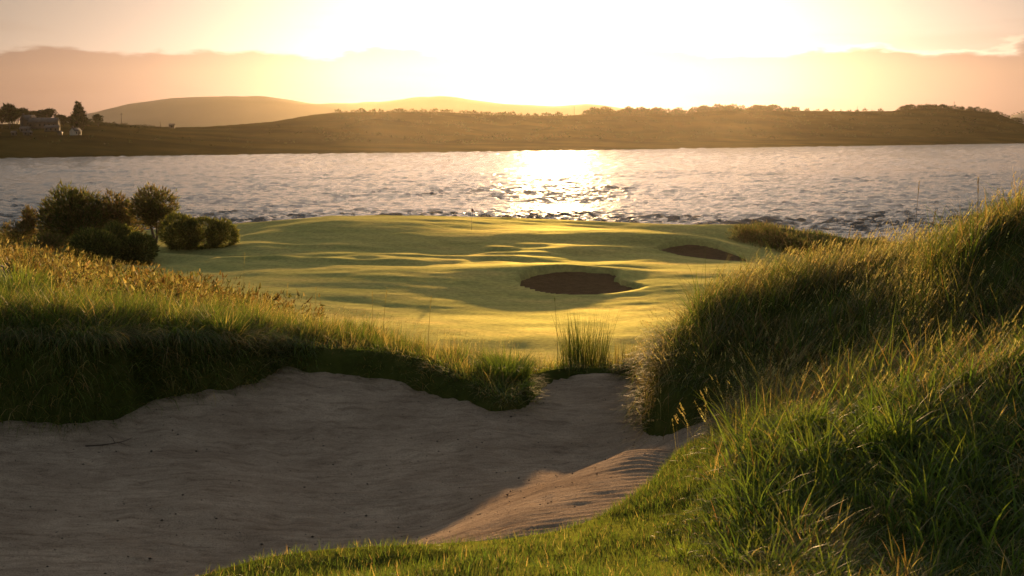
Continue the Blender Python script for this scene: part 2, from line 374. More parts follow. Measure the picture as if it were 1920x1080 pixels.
# raked ripples, slumps and footfalls, real relief
wob = fbm(Xs * .7, Ys * .7, 3)
Zs = Zs + 0.011 * np.sin((Ys * 1.0 + 0.12 * Xs + 0.35 * wob) * 2 * np.pi / 0.15) * sstep(fbm(Xs * .5 + 3, Ys * .6, 2), -0.25, 0.3)
Zs = Zs + 0.05 * fbm(Xs * 1.1, Ys * 1.1, 3) + 0.034 * fbm(Xs * 4, Ys * 6, 3) * (1 - .75 * sstep(Xs, -1.4, -.2) * (1 - sstep(Ys, 13.2, 14.5)))
Zs = Zs + 0.05 * fbm(Xs * 4.5 + Ys * 2.2, Ys * .8, 3) * sstep(Ys, 12.5, 14.5) * (1 - sstep(Xs, -1, 1))
Zs = np.where(sd > 0.02, np.minimum(Zs, z_dune(Xs, Ys, sd) - 0.04), Zs)
link('bunker_sand', mesh_np('bunker_sand', np.stack([Xs, Ys, Zs], -1).reshape(-1, 3), grid_faces(*Xs.shape)), M_sand, kind='structure', label='wide shaded sand bunker in the foreground', cat='sand')

# ------------------------------------------------------------------ golf course land beyond
def warpf(x, y): return np.c_[x / 30.0, y / 16.0]
fair_pts = [A(*p) for p in [
 # front fairway
 (450,600,74),(700,640,69),(900,660,67.5),(1100,660,67.5),(1300,640,69),(300,560,80),(1500,600,74),(700,590,79),(1000,600,78),(1300,580,81),
 (450,556,83.5),(700,553,86),(900,557,87),(1100,562,86),(1200,556,87),(1350,545,88),(1500,540,88),
 # second ridge crest
 (450,518,94.8),(560,513,94.8),(700,511,94.8),(850,510,95.4),(1000,508,96.8),(1100,512,97.5),(1200,520,95.5),(1350,510,98),(1500,500,100),(350,505,100),
 # middle hollow and humps
 (480,486,105.2),(600,484,105.6),(720,486,105.3),(850,484,106.4),(1000,486,107.5),(1150,485,108),(1250,500,103),(1450,500,103),
 (500,472,110.2),(700,472,111),(900,472,112.2),(1100,470,113),(1200,468,114),
 # green front edge
 (500,440,122),(560,418,127),(660,421,126),(740,431,123.5),(860,439,121.8),(1000,438,122),(1120,436,123),(1240,436,124),
 # green top and back crest
 (600,411,133),(700,408,134),(884,431,126),(900,415,133.5),(1000,421,133),(1120,427,132.5),(1240,434,131),(1290,444,129),
 # shoulders
 (470,436,127),(430,446,126),(1350,444,130),(1420,438,131),(1480,462,127),(1540,478,123),(1650,478,123),(1900,470,126),(1380,462,122),(1300,462,119),(1210,464,118),(1420,492,112),
 ]] + [(-38,112,6.2),(-30,112,6.0),(-45,125,6.0),(-60,115,6.0),(-40,90,5.6),(-60,90,7),(-80,120,5),(-100,120,4),(0,55,4.6),(30,55,5),(-30,60,5.5),(0,40,4),(40,90,5.5),(60,110,5.5),(90,120,5),(-90,80,6),(90,80,6)]
zf0 = TPS(fair_pts, warpf, 1e-3)
shore = [(-150,132),(-90,135),(-62,137),(-47,136),(-36,134.5),(-27,137),(-16,140),(-5,140),(6,139.5),(14,138),(20,137),(27,138),(33,133),(40,130),(60,131),(100,132),(160,130)]
shx = np.array([s[0] for s in shore]); shy = np.array([s[1] for s in shore])
def bk_poly(pts, f=1.06):
    q = chaikin([tuple(at(*p)[:2]) for p in pts], 1); return q.mean(0) + (q - q.mean(0)) * f
b1 = bk_poly([(972,532,92),(985,516,96),(1060,510,98),(1110,514,97.6),(1155,515,97.4),(1150,526,94.2),(1200,543,91),(1195,549,89.8),(1120,556,88),(1030,552,88.6)], 1.03)
b2 = bk_poly([(1215,472,115.5),(1250,464,118.3),(1300,462,119.2),(1350,466,118),(1395,480,114),(1390,490,111.8),(1330,492,111.2),(1270,484,113)])
def z_fair(x, y, cut=True):
    z = zf0(x, y)
    for bx_, by_, hh_, sx_, sy_ in ((5.2, 98.3, .55, 6.5, 3.0), (17.5, 120.3, .7, 6.5, 2.6)):
        z = z + hh_ * np.exp(-((x - bx_) / sx_) ** 2 - ((y - by_) / sy_) ** 2)
    hz = sstep(y, 98, 103) * (1 - sstep(y, 113, 119)) * sstep(x, -48, -40) * (1 - sstep(x, 6, 18))
    z = z + hz * 0.9 * fbm(x * .13 + 2, y * .26, 2) + 0.11 * fbm(x * .2, y * .35, 3) + .22 * fbm(x * .16 + 40, y * .3, 2) * (1 - sstep(x, -22, -12)) * sstep(y, 100, 118)
    ys_ = np.interp(x, shx, shy)
    f = sstep(y, ys_ - 1.5, ys_ + 16); z = z * (1 - f) - 3.0 * f
    if cut:
        for p, dep in ((b1, 0.9), (b2, 0.9)):
            s_ = polysd(x, y, p); z = z - (dep + 0.9) * sstep(-s_, -0.05, 0.35)
    return z
xf = np.linspace(-72, 72, 390); xf = np.r_[np.linspace(-190, -76, 40), xf, np.linspace(76, 190, 40)]
yf = np.r_[np.linspace(38, 80, 60, endpoint=False), np.linspace(80, 140, 220, endpoint=False), np.linspace(140, 160, 24)]
Xf, Yf = np.meshgrid(xf, yf); Zf = z_fair(Xf, Yf)
rough = np.zeros_like(Xf)
rough = np.maximum(rough, sstep(Yf, np.interp(Xf, shx, shy) - 1.0, np.interp(Xf, shx, shy) + 2.0))
rough = np.maximum(rough, sstep(Xf + 0.35 * (Yf - 120) * 0 + 2 * fbm(Xf * .2, Yf * .2, 2), 24, 27) * sstep(Yf, 118, 122))
rough = np.maximum(rough, 1 - sstep(Xf + 3 * fbm(Xf * .2, Yf * .2, 2), -48, -42))
link('fairway', mesh_np('fairway', np.stack([Xf, Yf, Zf], -1).reshape(-1, 3), grid_faces(*Xf.shape), cols=np.repeat(rough.ravel()[:, None], 3, 1)), M_fair, kind='structure', label='undulating golden fairway and green beside the water', cat='fairway')
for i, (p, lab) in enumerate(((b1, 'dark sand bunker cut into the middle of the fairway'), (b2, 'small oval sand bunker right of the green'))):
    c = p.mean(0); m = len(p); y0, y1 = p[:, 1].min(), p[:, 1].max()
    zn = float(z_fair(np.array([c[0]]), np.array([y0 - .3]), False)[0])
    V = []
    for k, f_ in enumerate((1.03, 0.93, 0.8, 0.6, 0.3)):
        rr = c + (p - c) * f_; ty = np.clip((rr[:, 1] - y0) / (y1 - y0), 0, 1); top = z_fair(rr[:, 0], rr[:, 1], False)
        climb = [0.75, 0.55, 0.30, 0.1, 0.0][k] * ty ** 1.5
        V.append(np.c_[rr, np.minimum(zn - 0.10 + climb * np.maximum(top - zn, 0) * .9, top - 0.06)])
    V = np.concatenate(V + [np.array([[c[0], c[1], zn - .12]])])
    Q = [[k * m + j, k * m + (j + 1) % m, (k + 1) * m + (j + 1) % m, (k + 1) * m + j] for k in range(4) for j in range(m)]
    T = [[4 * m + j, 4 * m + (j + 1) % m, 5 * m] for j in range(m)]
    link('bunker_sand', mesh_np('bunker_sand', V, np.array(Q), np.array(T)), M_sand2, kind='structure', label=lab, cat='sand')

# ------------------------------------------------------------------ water
yw = [100.0]
while yw[-1] < 1500: yw.append(yw[-1] + max(0.48, 0.48 * (yw[-1] / 150) ** 1.75))
yw = np.array(yw + [2500, 4000, 5550]); 
uw = np.r_[-.95, -.85, -.75, -.65, np.linspace(-0.52, 0.52, 440), .65, .75, .85, .95]
Yw = np.repeat(yw[:, None], len(uw), 1); Xw = uw[None] * Yw
Zw = np.zeros_like(Xw); wr = np.random.default_rng(3)
for k in range(44):
    lam = 0.8 * (4.6 / 0.8) ** wr.random(); th = wr.normal(0.12, 0.40); ph = wr.random() * 6.28
    kx, ky = math.sin(th) * 6.2832 / lam, math.cos(th) * 6.2832 / lam
    am = 0.0240 * lam ** 0.8
    s_ = np.sin(kx * Xw + ky * Yw + ph + 0.8 * vnoise(Xw / 23 + k, Yw / 23)); Zw += am * (1 - np.abs(s_)) * 1.6 if k % 3 == 0 else am * s_
Zw *= 0.75 + 0.6 * fbm(Xw / 60, Yw / 45, 2)
Zw *= (1 - sstep(Yw, 900, 1500)); Zw -= Zw.mean()
link('water', mesh_np('water', np.stack([Xw, Yw, Zw], -1).reshape(-1, 3), grid_faces(*Xw.shape)), M_water, kind='structure', label='wind-rippled estuary water glittering under the low sun', cat='water')

# ------------------------------------------------------------------ far shore
sx = np.array([-900,-400,0,230,480,700,900,1200,1500,1700,1920,2300,2800])
shore_y = np.array([306,302,297,293,289,287,284.5,280,275,272,268,264,262])
foot_y = np.array([260,262,263,262,268,270,270,268,262,258,250,246,246])
skyx = np.array([-900,-400,-100,0,60,110,160,200,230,290,340,390,450,520,600,640,700,800,860,920,1000,1060,1100,1140,1200,1280,1330,1370,1420,1470,1520,1580,1660,1680,1720,1760,1800,1845,1870,1890,1920,2000,2300,2800])
skyy = np.array([232,232,232,233,233,231,229,229,233,237,239,238,234,228,215,211.5,210,209.5,212,215,217,217,213,212,212.5,213.5,208,206,206.5,207.5,208,209.5,208,204,202,202.5,207,210,218,228,240,246,248,250])
depth = np.interp(np.arange(-900, 2801), [-900,0,230,400,640,1500,1870,1920,2800], [240,240,260,330,420,420,330,260,260])
pxs = np.linspace(-900, 2800, 520)
tt = np.r_[-0.04, np.linspace(0, 0.26, 10, endpoint=False), np.linspace(0.26, 1.0, 46), np.linspace(1.05, 2.6, 16)]
VX = np.zeros((len(tt), len(pxs), 3))
for j, px in enumerate(pxs):
    Ys0 = atz(px, np.interp(px, sx, shore_y), 0.0)[1]; dp = depth[int(px + 900)]
    Yr = Ys0 + dp; zr = at(px, np.interp(px, skyx, skyy), Yr)[2]
    Yf_ = Ys0 + dp * 0.26; zf_ = min(at(px, np.interp(px, sx, foot_y), Yf_)[2], zr * 0.7)
    u = (px - 960) / FPX / cp
    for i, t_ in enumerate(tt):
        if t_ < 0: Y, z = Ys0 - 8, -2
        elif t_ < 0.26: Y = Ys0 + dp * t_; z = 0.2 + (zf_ - 0.2) * (t_ / 0.26) ** 0.8
        elif t_ <= 1.0:
            s = (t_ - .26) / .74; Y = Ys0 + dp * t_; z = zf_ + (zr - zf_) * (0.55 * s + 0.45 * (s * s * (3 - 2 * s)))
        else:
            s = (t_ - 1) / 1.6; Y = Yr + dp * (t_ - 1) * 1.2; z = zr - (zr + 4) * s * s
        VX[i, j] = (u * Y, Y, z)
nz = fbm(VX[..., 0] / 55, VX[..., 1] / 45, 5)
amp = np.interp(pxs, [-900, 250, 450, 620, 1880, 1960, 2800], [1.0, 1.0, 1.2, 6.0, 6.0, 2.0, 2.0])[None] * (sstep(tt, .24, .4) * (1 - 0.8 * sstep(tt, .75, 1.0)))[:, None]
VX[..., 2] += nz * amp + 0.8 * fbm(VX[..., 0] / 7, VX[..., 1] / 7, 2) * sstep(tt, 0.1, .4)[:, None]
link('far_shore', mesh_np('far_shore', VX.reshape(-1, 3), grid_faces(len(tt), len(pxs))), M_shore, kind='structure', label='low grassy far shore and scrubby headland across the water', cat='headland')
def shore_pt(px, t_):
    j = int(np.argmin(abs(pxs - px))); c = VX[:, j]; i = np.interp(t_, tt, np.arange(len(tt))); k = int(i); f = i - k; k2 = min(k + 1, len(tt) - 1)
    return c[k] * (1 - f) + c[k2] * f

# distant mountains
def ridge(name, Y, prof, lab, thick, rough_=6):
    px = np.linspace(prof[0][0], prof[-1][0], 240); py = np.interp(px, [p[0] for p in prof], [p[1] for p in prof])
    u = (px - 960) / FPX / cp; rowsR = np.array([-1.0, -.8, -.6, -.4, -.2, 0, .3, .7, 1.0]); V = np.zeros((len(rowsR), len(px), 3))
    for j in range(len(px)):
        zt = at(px[j], py[j], Y)[2]
        for i, r_ in enumerate(rowsR):
            yy = Y + r_ * thick; f = 1 - abs(r_) ** 1.3; V[i, j] = (u[j] * yy, yy, -3 + (zt + 3) * f)
    V[..., 2] += rough_ * fbm(V[..., 0] / (Y * .05), V[..., 1] / (Y * .05), 4) * (1 - np.abs(rowsR))[:, None]
    link(name, mesh_np(name, V.reshape(-1, 3), grid_faces(len(rowsR), len(px))), M_hills, kind='structure', label=lab, cat='hills')
ridge('hills', 4700, [(-700,235),(100,228),(200,208),(260,195),(330,187),(430,183),(510,186),(600,192),(700,188),(790,182),(860,184),(930,190),(1040,197),(1100,194),(1200,205),(1400,220),(1700,232)], 'pale distant hills fading into golden haze on the left', 650, 14)
ridge('hills', 2600, [(1780,245),(1860,226),(1890,216),(1930,207),(2000,200),(2100,196),(2400,205),(2800,225)], 'hazy wooded hill behind the right end of the headland', 300, 8)

# ------------------------------------------------------------------ haze
V, Q = boxes([(-5500, 5500, -40, 5600, -6, 260)])
M_haze, t, o = new_mat('haze_air'); g = NT(t)
pv = g.n('ShaderNodeVolumePrincipled', {'Color': (0.98, 0.86, 0.66, 1), 'Density': 0.000019, 'Anisotropy': 0.89})
g.link(pv.outputs[0], o.inputs['Volume'])
HAZE = link('haze', mesh_np('haze', V, Q, smooth_=False), M_haze, kind='stuff', label='golden evening haze lying over the water and hills', cat='haze')

# ---VEG
# ------------------------------------------------------------------ grass
def blades(root, az, h, w, th0, th1, c0, c1, nseg=3, twist=0.5, r=rng):
    """curved tapering blades; th0 lean at the root, th1 further bend towards the tip (radians from vertical)"""
    n = len(root); lv = nseg
    d = np.c_[np.cos(az), np.sin(az), np.zeros(n)]
    sa = az + np.pi / 2 + r.normal(0, twist, n); side = np.c_[np.cos(sa), np.sin(sa), np.zeros(n)]
    V = np.zeros((n, 2 * lv + 1, 3)); C = np.zeros((n, 2 * lv + 1, 3)); p = root.copy()
    for k in range(lv + 1):
        t = k / lv
        if k < lv:
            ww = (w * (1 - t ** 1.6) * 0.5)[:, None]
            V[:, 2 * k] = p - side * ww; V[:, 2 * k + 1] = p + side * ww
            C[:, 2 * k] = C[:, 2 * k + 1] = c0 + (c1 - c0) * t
            th = th0 + th1 * (t + 0.5 / lv); st = (h / lv)[:, None]
            p = p + st * (np.sin(th)[:, None] * d + np.cos(th)[:, None] * np.array([0, 0, 1.0]))
        else:
            V[:, 2 * lv] = p; C[:, 2 * lv] = c1
    m = 2 * lv + 1; base = (np.arange(n) * m)[:, None]
    Q = np.concatenate([base + np.array([[2 * k, 2 * k + 1, 2 * k + 3, 2 * k + 2]]) for k in range(lv - 1)]) if lv > 1 else None
    T = base + np.array([[2 * lv - 2, 2 * lv - 1, 2 * lv]])
    return V.reshape(-1, 3), Q, T, C.reshape(-1, 3), p
def join(parts):
    V, Q, T, C, b = [], [], [], [], 0
    for v, q, t_, c in parts:
        V.append(v); C.append(c)
        if q is not None: Q.append(q + b)
        if t_ is not None: T.append(t_ + b)
        b += len(v)
    return np.concatenate(V), (np.concatenate(Q) if Q else None), (np.concatenate(T) if T else None), np.concatenate(C)
def grass_obj(name, parts, **k):
    V, Q, T, C = join(parts); return link(name, mesh_np(name, V, Q, T, C, smooth_=False), M_blade, **k)
GREEN = np.array([0.085, 0.130, 0.032]); LUSH = np.array([0.128, 0.172, 0.046]); STRAW = np.array([0.38, 0.295, 0.15]); RUST = np.array([0.23, 0.155, 0.07]); OLIVE = np.array([0.115, 0.115, 0.045]); PALE = np.array([0.52, 0.42, 0.25])
def pick(n, cols, p, jit=0.22, r=rng):
    c = np.array(cols)[r.choice(len(cols), n, p=np.array(p) / sum(p))]
    return np.clip(c * np.exp(r.normal(0, jit, (n, 1))) * np.exp(r.normal(0, 0.06, (n, 3))), 0, 0.8)
def gradsd(x, y, e=0.05):
    gx = polysd(x + e, y, bunk) - polysd(x - e, y, bunk); gy = polysd(x, y + e, bunk) - polysd(x, y - e, bunk)
    return np.arctan2(gy, gx)
def tuftize(x, y, k, sig, r=rng):
    """gather scattered roots into k clumps"""
    i = r.choice(len(x), k); j = r.integers(0, k, len(x))
    return x[i][j] + r.normal(0, sig, len(x)), y[i][j] + r.normal(0, sig, len(x)), j
def tussock(x, y, k, sig, r=rng):
    i = r.choice(len(x), k); j = r.integers(0, k, len(x)); sz = sig * np.exp(r.normal(0, .35, k))[j]
    dx = r.normal(0, 1, len(x)); dy = r.normal(0, 1, len(x)); rn = np.hypot(dx, dy)
    return x[i][j] + dx * sz, y[i][j] + dy * sz, j, np.arctan2(dy, dx), rn
def roots(x, y): return np.c_[x, y, z_dune(x, y) - 0.015]
def spikelets(tips, azm, length, m, c, w=0.004, r=rng, drop=0.5):
    """feathery seed heads: m short grains along the last stretch of each stem"""
    n = len(tips); t_ = r.random((n, m))
    P = tips[:, None, :] - (t_ * length)[..., None] * np.stack([np.cos(azm) * .55, np.sin(azm) * .55, np.full(n, .84)], -1)[:, None, :]
    P = P.reshape(-1, 3); a = (azm[:, None] + r.normal(0, 1.1, (n, m))).ravel()
    k = len(P); v, q, t2, C, _ = blades(P, a, r.uniform(.012, .03, k) * (length / .12), np.full(k, w), r.uniform(.1, .9, k), r.uniform(0, drop, k), np.repeat(c, m, 0), np.repeat(c, m, 0) * 1.05, 2, 1.0, r)
    return v, q, t2, C

# --- 1 near mound, long lush grass on the right
n = 62000
Y_ = 3.2 + 7.6 * rng.random(n) ** 0.85; X_ = rng.uniform(-0.1, 0.50, n) * Y_ + rng.uniform(0, .3, n)
sdv = polysd(X_, Y_, bunk); px_ = X_ / Y_
lim = np.interp(Y_, [3, 5, 6.5, 7.5, 8.5, 9.5, 11], [0.24, 0.18, 0.14, 0.13, 0.135, 0.155, 0.18])
long_w = sstep(px_ + 0.05 * fbm(X_ * 1.5, Y_ * 1.5, 2), lim, lim + 0.07)
keep = (sdv > -0.12) & (rng.random(n) < long_w)
x, y = X_[keep], Y_[keep]; x, y, j, oa, rn = tussock(x, y, 520, 0.11); k_ = polysd(x, y, bunk) > -.1; x, y, j, oa, rn = x[k_], y[k_], j[k_], oa[k_], rn[k_]
hue = fbm(x * .8 + 4, y * .8, 3); n = len(x); cl = rng.random(1250)[j]; tj = rng.normal(0, 1, 1250)[j]
c = np.where((cl < .62)[:, None], pick(n, [LUSH, GREEN, OLIVE, STRAW], [.50, .36, .10, .04]), pick(n, [STRAW, OLIVE, RUST], [.45, .35, .2]))
az = np.where(rng.random(n) < .55, oa + rng.normal(0, .5, n), rng.normal(0.25, .6, n) + .5 * tj)
h = rng.uniform(.14, .38, n) * (1 + 0.3 * np.clip(hue * 2, -1, 1)) * (1 + .3 * np.clip(tj, -1.5, 1.5)) * (1.25 - .28 * np.minimum(rn, 2.2)) * np.interp(x / y, [.05, .2, .45], [.55, 1, 1.05])
hp = np.clip(1 + 1.1 * fbm(x * 1.7 + 31, y * 1.7, 2), .45, 1.6); h = h * hp * np.interp(y, [4, 6.5, 8.5], [.5, .68, 1.0]); mat_ = rng.random(n) < .2; c[mat_] = pick(int(mat_.sum()), [STRAW, OLIVE, RUST], [.5, .3, .2])
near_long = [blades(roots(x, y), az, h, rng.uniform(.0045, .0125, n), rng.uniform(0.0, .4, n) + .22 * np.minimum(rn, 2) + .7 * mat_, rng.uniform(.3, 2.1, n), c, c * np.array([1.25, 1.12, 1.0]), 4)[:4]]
kk = 130; Yc = rng.uniform(6.4, 9.6, kk); Xc = rng.uniform(.18, .45, kk) * Yc; ok = polysd(Xc, Yc, bunk) > .15; Xc, Yc = Xc[ok], Yc[ok]; kk = len(Xc)
j = np.repeat(np.arange(kk), 34); n = len(j); dx = rng.normal(0, .075, n); dy = rng.normal(0, .075, n); x = Xc[j] + dx; y = Yc[j] + dy
c = pick(n, [LUSH, GREEN, LUSH * np.array([1.25, 1.1, .9])], [.5, .3, .2])
near_long.append(blades(roots(x, y), np.arctan2(dy, dx) + rng.normal(.1, .6, n), rng.uniform(.18, .40, n) * np.exp(rng.normal(0, .2, kk))[j], rng.uniform(.009, .018, n), rng.uniform(.05, .5, n), rng.uniform(.5, 1.9, n), c, c * np.array([1.15, 1.05, .9]), 4)[:4])
grass_obj('dune_grass', near_long, kind='stuff', label='lush green windblown grass on the near mound at the right', cat='grass')
# --- 2 short turf at the bottom edge
n = 72000
Y_ = rng.uniform(4.0, 11.2, n); X_ = np.where(Y_ < 8.5, rng.uniform(-.30, .42, n), rng.uniform(.02, .22, n)) * Y_
keep = polysd(X_, Y_, bunk) > -0.02; x, y = X_[keep], Y_[keep]; n = len(x)
x, y, j = tuftize(x, y, 12000, 0.03)
c = pick(n, [LUSH, GREEN, OLIVE, STRAW], [.45, .3, .15, .10])
turf = [blades(roots(x, y), rng.uniform(0, 6.28, n), rng.uniform(.035, .10, n), rng.uniform(.003, .0065, n), rng.uniform(0, .7, n), rng.uniform(0, 1.0, n), c, c * np.array([1.2, 1.1, 1.0]), 2)[:4]]
grass_obj('turf_grass', turf, kind='stuff', label='short sunlit turf on the bunker edge at the bottom of the view', cat='grass')
# --- 3 right bank
n = 88000
X_ = rng.uniform(1.2, 9.0, n); Y_ = rng.uniform(9.8, 17.8, n)
sdv = polysd(X_, Y_, bunk); keep = (sdv > -0.36) & (X_ / Y_ < .50) & (X_ / Y_ > 0.085) & ((Y_ > 13.2) | (X_ / Y_ > .17))
x, y = X_[keep], Y_[keep]; n = len(x); x, y, j, oa, rn = tussock(x, y, 900, 0.13)
sdv = polysd(x, y, bunk); a_in = gradsd(x, y) + np.pi
hang = 1 - sstep(sdv, 0.0, 0.45)
az = np.where(rng.random(n) < hang, a_in + rng.normal(0, .5, n), np.where(rng.random(n) < .55, oa + rng.normal(0, .5, n), rng.normal(0.2, .7, n) + .7 * rng.normal(0, 1, 900)[j]))
cl = rng.random(900)[j]
c = np.where((cl < .62)[:, None], pick(n, [GREEN, LUSH * .8, OLIVE], [.4, .25, .35]), pick(n, [STRAW * .8, RUST, OLIVE], [.35, .3, .35]))
h = rng.uniform(.2, .46, n) * (1 + .3 * rng.normal(0, 1, 900)[j].clip(-1, 1)) * (1.3 - .3 * np.minimum(rn, 2.2)) * (1 - .35 * hang * (x < 2.4))
hp = np.clip(1 + 1.1 * fbm(x * 1.3 + 11, y * 1.3, 2), .45, 1.6); h = h * hp; mat_ = rng.random(n) < .18; c[mat_] = pick(int(mat_.sum()), [STRAW, OLIVE, RUST], [.4, .3, .3])
rt = roots(x, y)
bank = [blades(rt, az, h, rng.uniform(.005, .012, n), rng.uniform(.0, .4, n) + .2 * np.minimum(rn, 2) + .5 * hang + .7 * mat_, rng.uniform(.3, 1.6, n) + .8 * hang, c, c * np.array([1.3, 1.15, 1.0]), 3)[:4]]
grass_obj('dune_grass', bank, kind='stuff', label='dense dark rough grass covering the steep bank at the right of the bunker', cat='grass')
# seed heads that catch the light along the rim and crest of that bank
def crest_mask(x, y):
    return (z_dune(x, y) > z_dune(x, y + .5) - 0.01)
n = 11500
X_ = rng.uniform(1.5, 8.0, n); Y_ = rng.uniform(11.0, 17.5, n); sdv = polysd(X_, Y_, bunk)
zz = z_dune(X_, Y_); fx = zz - z_dune(X_, Y_ + .6)
w_ = np.exp(-((fx - 0.03) / .09) ** 2) + 0.35 * np.exp(-(sdv / .18) ** 2) * (X_ < 2.9) + .10
keep = (sdv > -.2) & (X_ / Y_ < .48) & (X_ / Y_ > .105) & (rng.random(n) < w_)
x, y = X_[keep], Y_[keep]; n = len(x); sdv = polysd(x, y, bunk)
az = np.where(rng.random(n) < np.exp(-(sdv / .25) ** 2) * .7, gradsd(x, y) + np.pi, 0.1) + rng.normal(0, .6, n)
c = pick(n, [PALE, STRAW], [.6, .4], .15); h = rng.uniform(.22, .5, n)
v, q, t2, C, tip = blades(roots(x, y), az, h, np.full(n, .0035), rng.uniform(.0, .5, n), rng.uniform(.1, .8, n), c * .6, c, 3)
grass_obj('seed_heads', [(v, q, t2, C), spikelets(tip, az, .07, 11, c, .011)], kind='stuff', label='pale seed heads glinting along the rim of the right bank', cat='grass')
# feathery plumes leaning over the middle of the right slope
n = 1500
X_ = rng.uniform(1.6, 5.2, n); Y_ = rng.uniform(8.6, 12.8, n)
den = sstep(fbm(X_ * .9 + 8, Y_ * .9, 2), -.15, .25)
keep = (polysd(X_, Y_, bunk) > .1) & (X_ / Y_ < .46) & (X_ / Y_ > .2 - .02 * (Y_ - 9)) & (rng.random(n) < den)
x, y = X_[keep], Y_[keep]; n = len(x); az = rng.normal(.12, .3, n); c = pick(n, [PALE * .8, STRAW, RUST * 1.3], [.4, .4, .2], .2)
v, q, t2, C, tip = blades(roots(x, y), az, rng.uniform(.40, .72, n), np.full(n, .003), rng.uniform(.35, .75, n), rng.uniform(.3, .9, n), c * .7, c, 4)
grass_obj('plume_grass', [(v, q, t2, C), spikelets(tip, az, .15, 22, c, .0045)], kind='stuff', label='feathery tan grass plumes bent over by the wind on the right slope', cat='grass')
# --- 4 left lip and hanging face
n = 60000
X_ = rng.uniform(-9.5, -2.8, n); Y_ = rng.uniform(14.6, 18.6, n)
sdv = polysd(X_, Y_, bunk); keep = (sdv > -.34) & (sdv < 1.6) & (X_ / Y_ > -.52)
x, y = X_[keep], Y_[keep]; n = len(x); x, y, j, oa, rn = tussock(x, y, 520, .13)
sdv = polysd(x, y, bunk); hang = 1 - sstep(sdv, .1, .7); a_in = gradsd(x, y) + np.pi
az = np.where(rng.random(n) < hang * .9, a_in + rng.normal(.35, .45, n), oa + rng.normal(0, .6, n)); cl = rng.random(520)[j]
c = np.where((cl < .58)[:, None], pick(n, [LUSH, GREEN, OLIVE], [.45, .35, .2]), pick(n, [STRAW, OLIVE, LUSH], [.4, .3, .3]))
big = np.interp(x, [-6, -4, -3], [1.25, 1.0, .7]); h = rng.uniform(.22, .54, n) * big * (1.3 - .3 * np.minimum(rn, 2.2)) * (1 + .25 * rng.normal(0, 1, 520)[j].clip(-1.2, 1.2))
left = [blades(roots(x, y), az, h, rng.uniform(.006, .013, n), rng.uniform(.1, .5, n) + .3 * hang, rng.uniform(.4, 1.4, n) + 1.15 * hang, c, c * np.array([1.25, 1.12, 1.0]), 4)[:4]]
grass_obj('dune_grass', left, kind='stuff', label='long green grass hanging over the shaded left lip of the bunker', cat='grass')
# --- 5 middle lip
n = 30000
X_ = rng.uniform(-3.6, 2.1, n); Y_ = rng.uniform(15.0, 20.5, n)
sdv = polysd(X_, Y_, bunk)
gap = sstep(X_, .15, .5) * (1 - sstep(X_, 1.5, 1.8))
keep = (sdv > -.24) & (sdv < 2.6) & (rng.random(n) < 1 - .8 * gap * (1 - sstep(sdv, .1, .5)))
x, y = X_[keep], Y_[keep]; n = len(x); x, y, j, oa, rn = tussock(x, y, 520, .10)
sdv = polysd(x, y, bunk); hang = 1 - sstep(sdv, 0, .35); a_in = gradsd(x, y) + np.pi
az = np.where(rng.random(n) < hang, a_in + rng.normal(0, .6, n), oa + rng.normal(0, .6, n)); cl = rng.random(520)[j]
c = np.where((cl < .6)[:, None], pick(n, [LUSH, OLIVE, GREEN], [.55, .25, .2]), pick(n, [STRAW, RUST, OLIVE], [.5, .25, .25]))
h = rng.uniform(.08, .26, n) * (1.35 - .35 * np.minimum(rn, 2.2)) * (1 + .4 * rng.normal(0, 1, 520)[j].clip(-1.2, 1.5)) * (1 + .3 * hang)
mid = [blades(roots(x, y), az, h, rng.uniform(.005, .010, n), rng.uniform(.0, .5, n) + .4 * hang, rng.uniform(.2, 1.0, n) + .9 * hang, c, c * np.array([1.25, 1.12, 1.0]), 3)[:4]]
n = 1500
X_ = rng.uniform(-3.9, 2.1, n); sdl = rng.uniform(.3, 3, n); Y_ = 17.2 + sdl * .9 - .3 * np.clip(X_, -1, 1)
keep = rng.random(n) < np.interp(X_, [-4, -3, -1, -.3, .3, .9, 1.6, 2.1], [1, .9, .7, .5, .15, .3, .5, .8]); x, y = X_[keep], Y_[keep]; n = len(x)
az = rng.normal(.2, .9, n); c = pick(n, [STRAW, PALE, RUST], [.5, .25, .25])
v, q, t2, C, tip = blades(roots(x, y), az, rng.uniform(.2, .5, n), np.full(n, .0045), rng.uniform(0, .2, n), rng.uniform(0, .5, n), c * .7, c, 3)
grass_obj('lip_grass', mid + [(v, q, t2, C), spikelets(tip, az, .08, 7, c, .006)], kind='stuff', label='short sunlit grass and thin stems along the middle lip of the bunker', cat='grass')
# --- 6 left plateau
n = 95000
Y_ = 16.6 + 32 * rng.random(n) ** 1.5; X_ = rng.uniform(-.56, -.10, n) * Y_
sdv = polysd(X_, Y_, bunk); keep = (sdv > .5)
x, y = X_[keep], Y_[keep]; n = len(x); x, y, j, oa, rn = tussock(x, y, 1700, .22)
zz = z_dune(x, y); keep = (zz > 17.5 - y * .158 - 1.0); x, y, j, zz, oa, rn = x[keep], y[keep], j[keep], zz[keep], oa[keep], rn[keep]; n = len(x)
hue = fbm(x * .35 + 2, y * .22 + 7, 3) + .16 * rng.normal(0, 1, 1700)[j]
gr = sstep(hue, .0, .18) - .55 * sstep(y, 24, 30) + (1 - sstep(y, 18.0, 23)) * .75 + .5 * np.exp(-((x + 9) / 1.6) ** 2 - ((y - 23) / 2.5) ** 2)
c = np.where((rng.random(n) < gr)[:, None], pick(n, [LUSH, GREEN, OLIVE], [.5, .3, .2]), pick(n, [STRAW, RUST, OLIVE, PALE * .8], [.42, .28, .2, .10]))
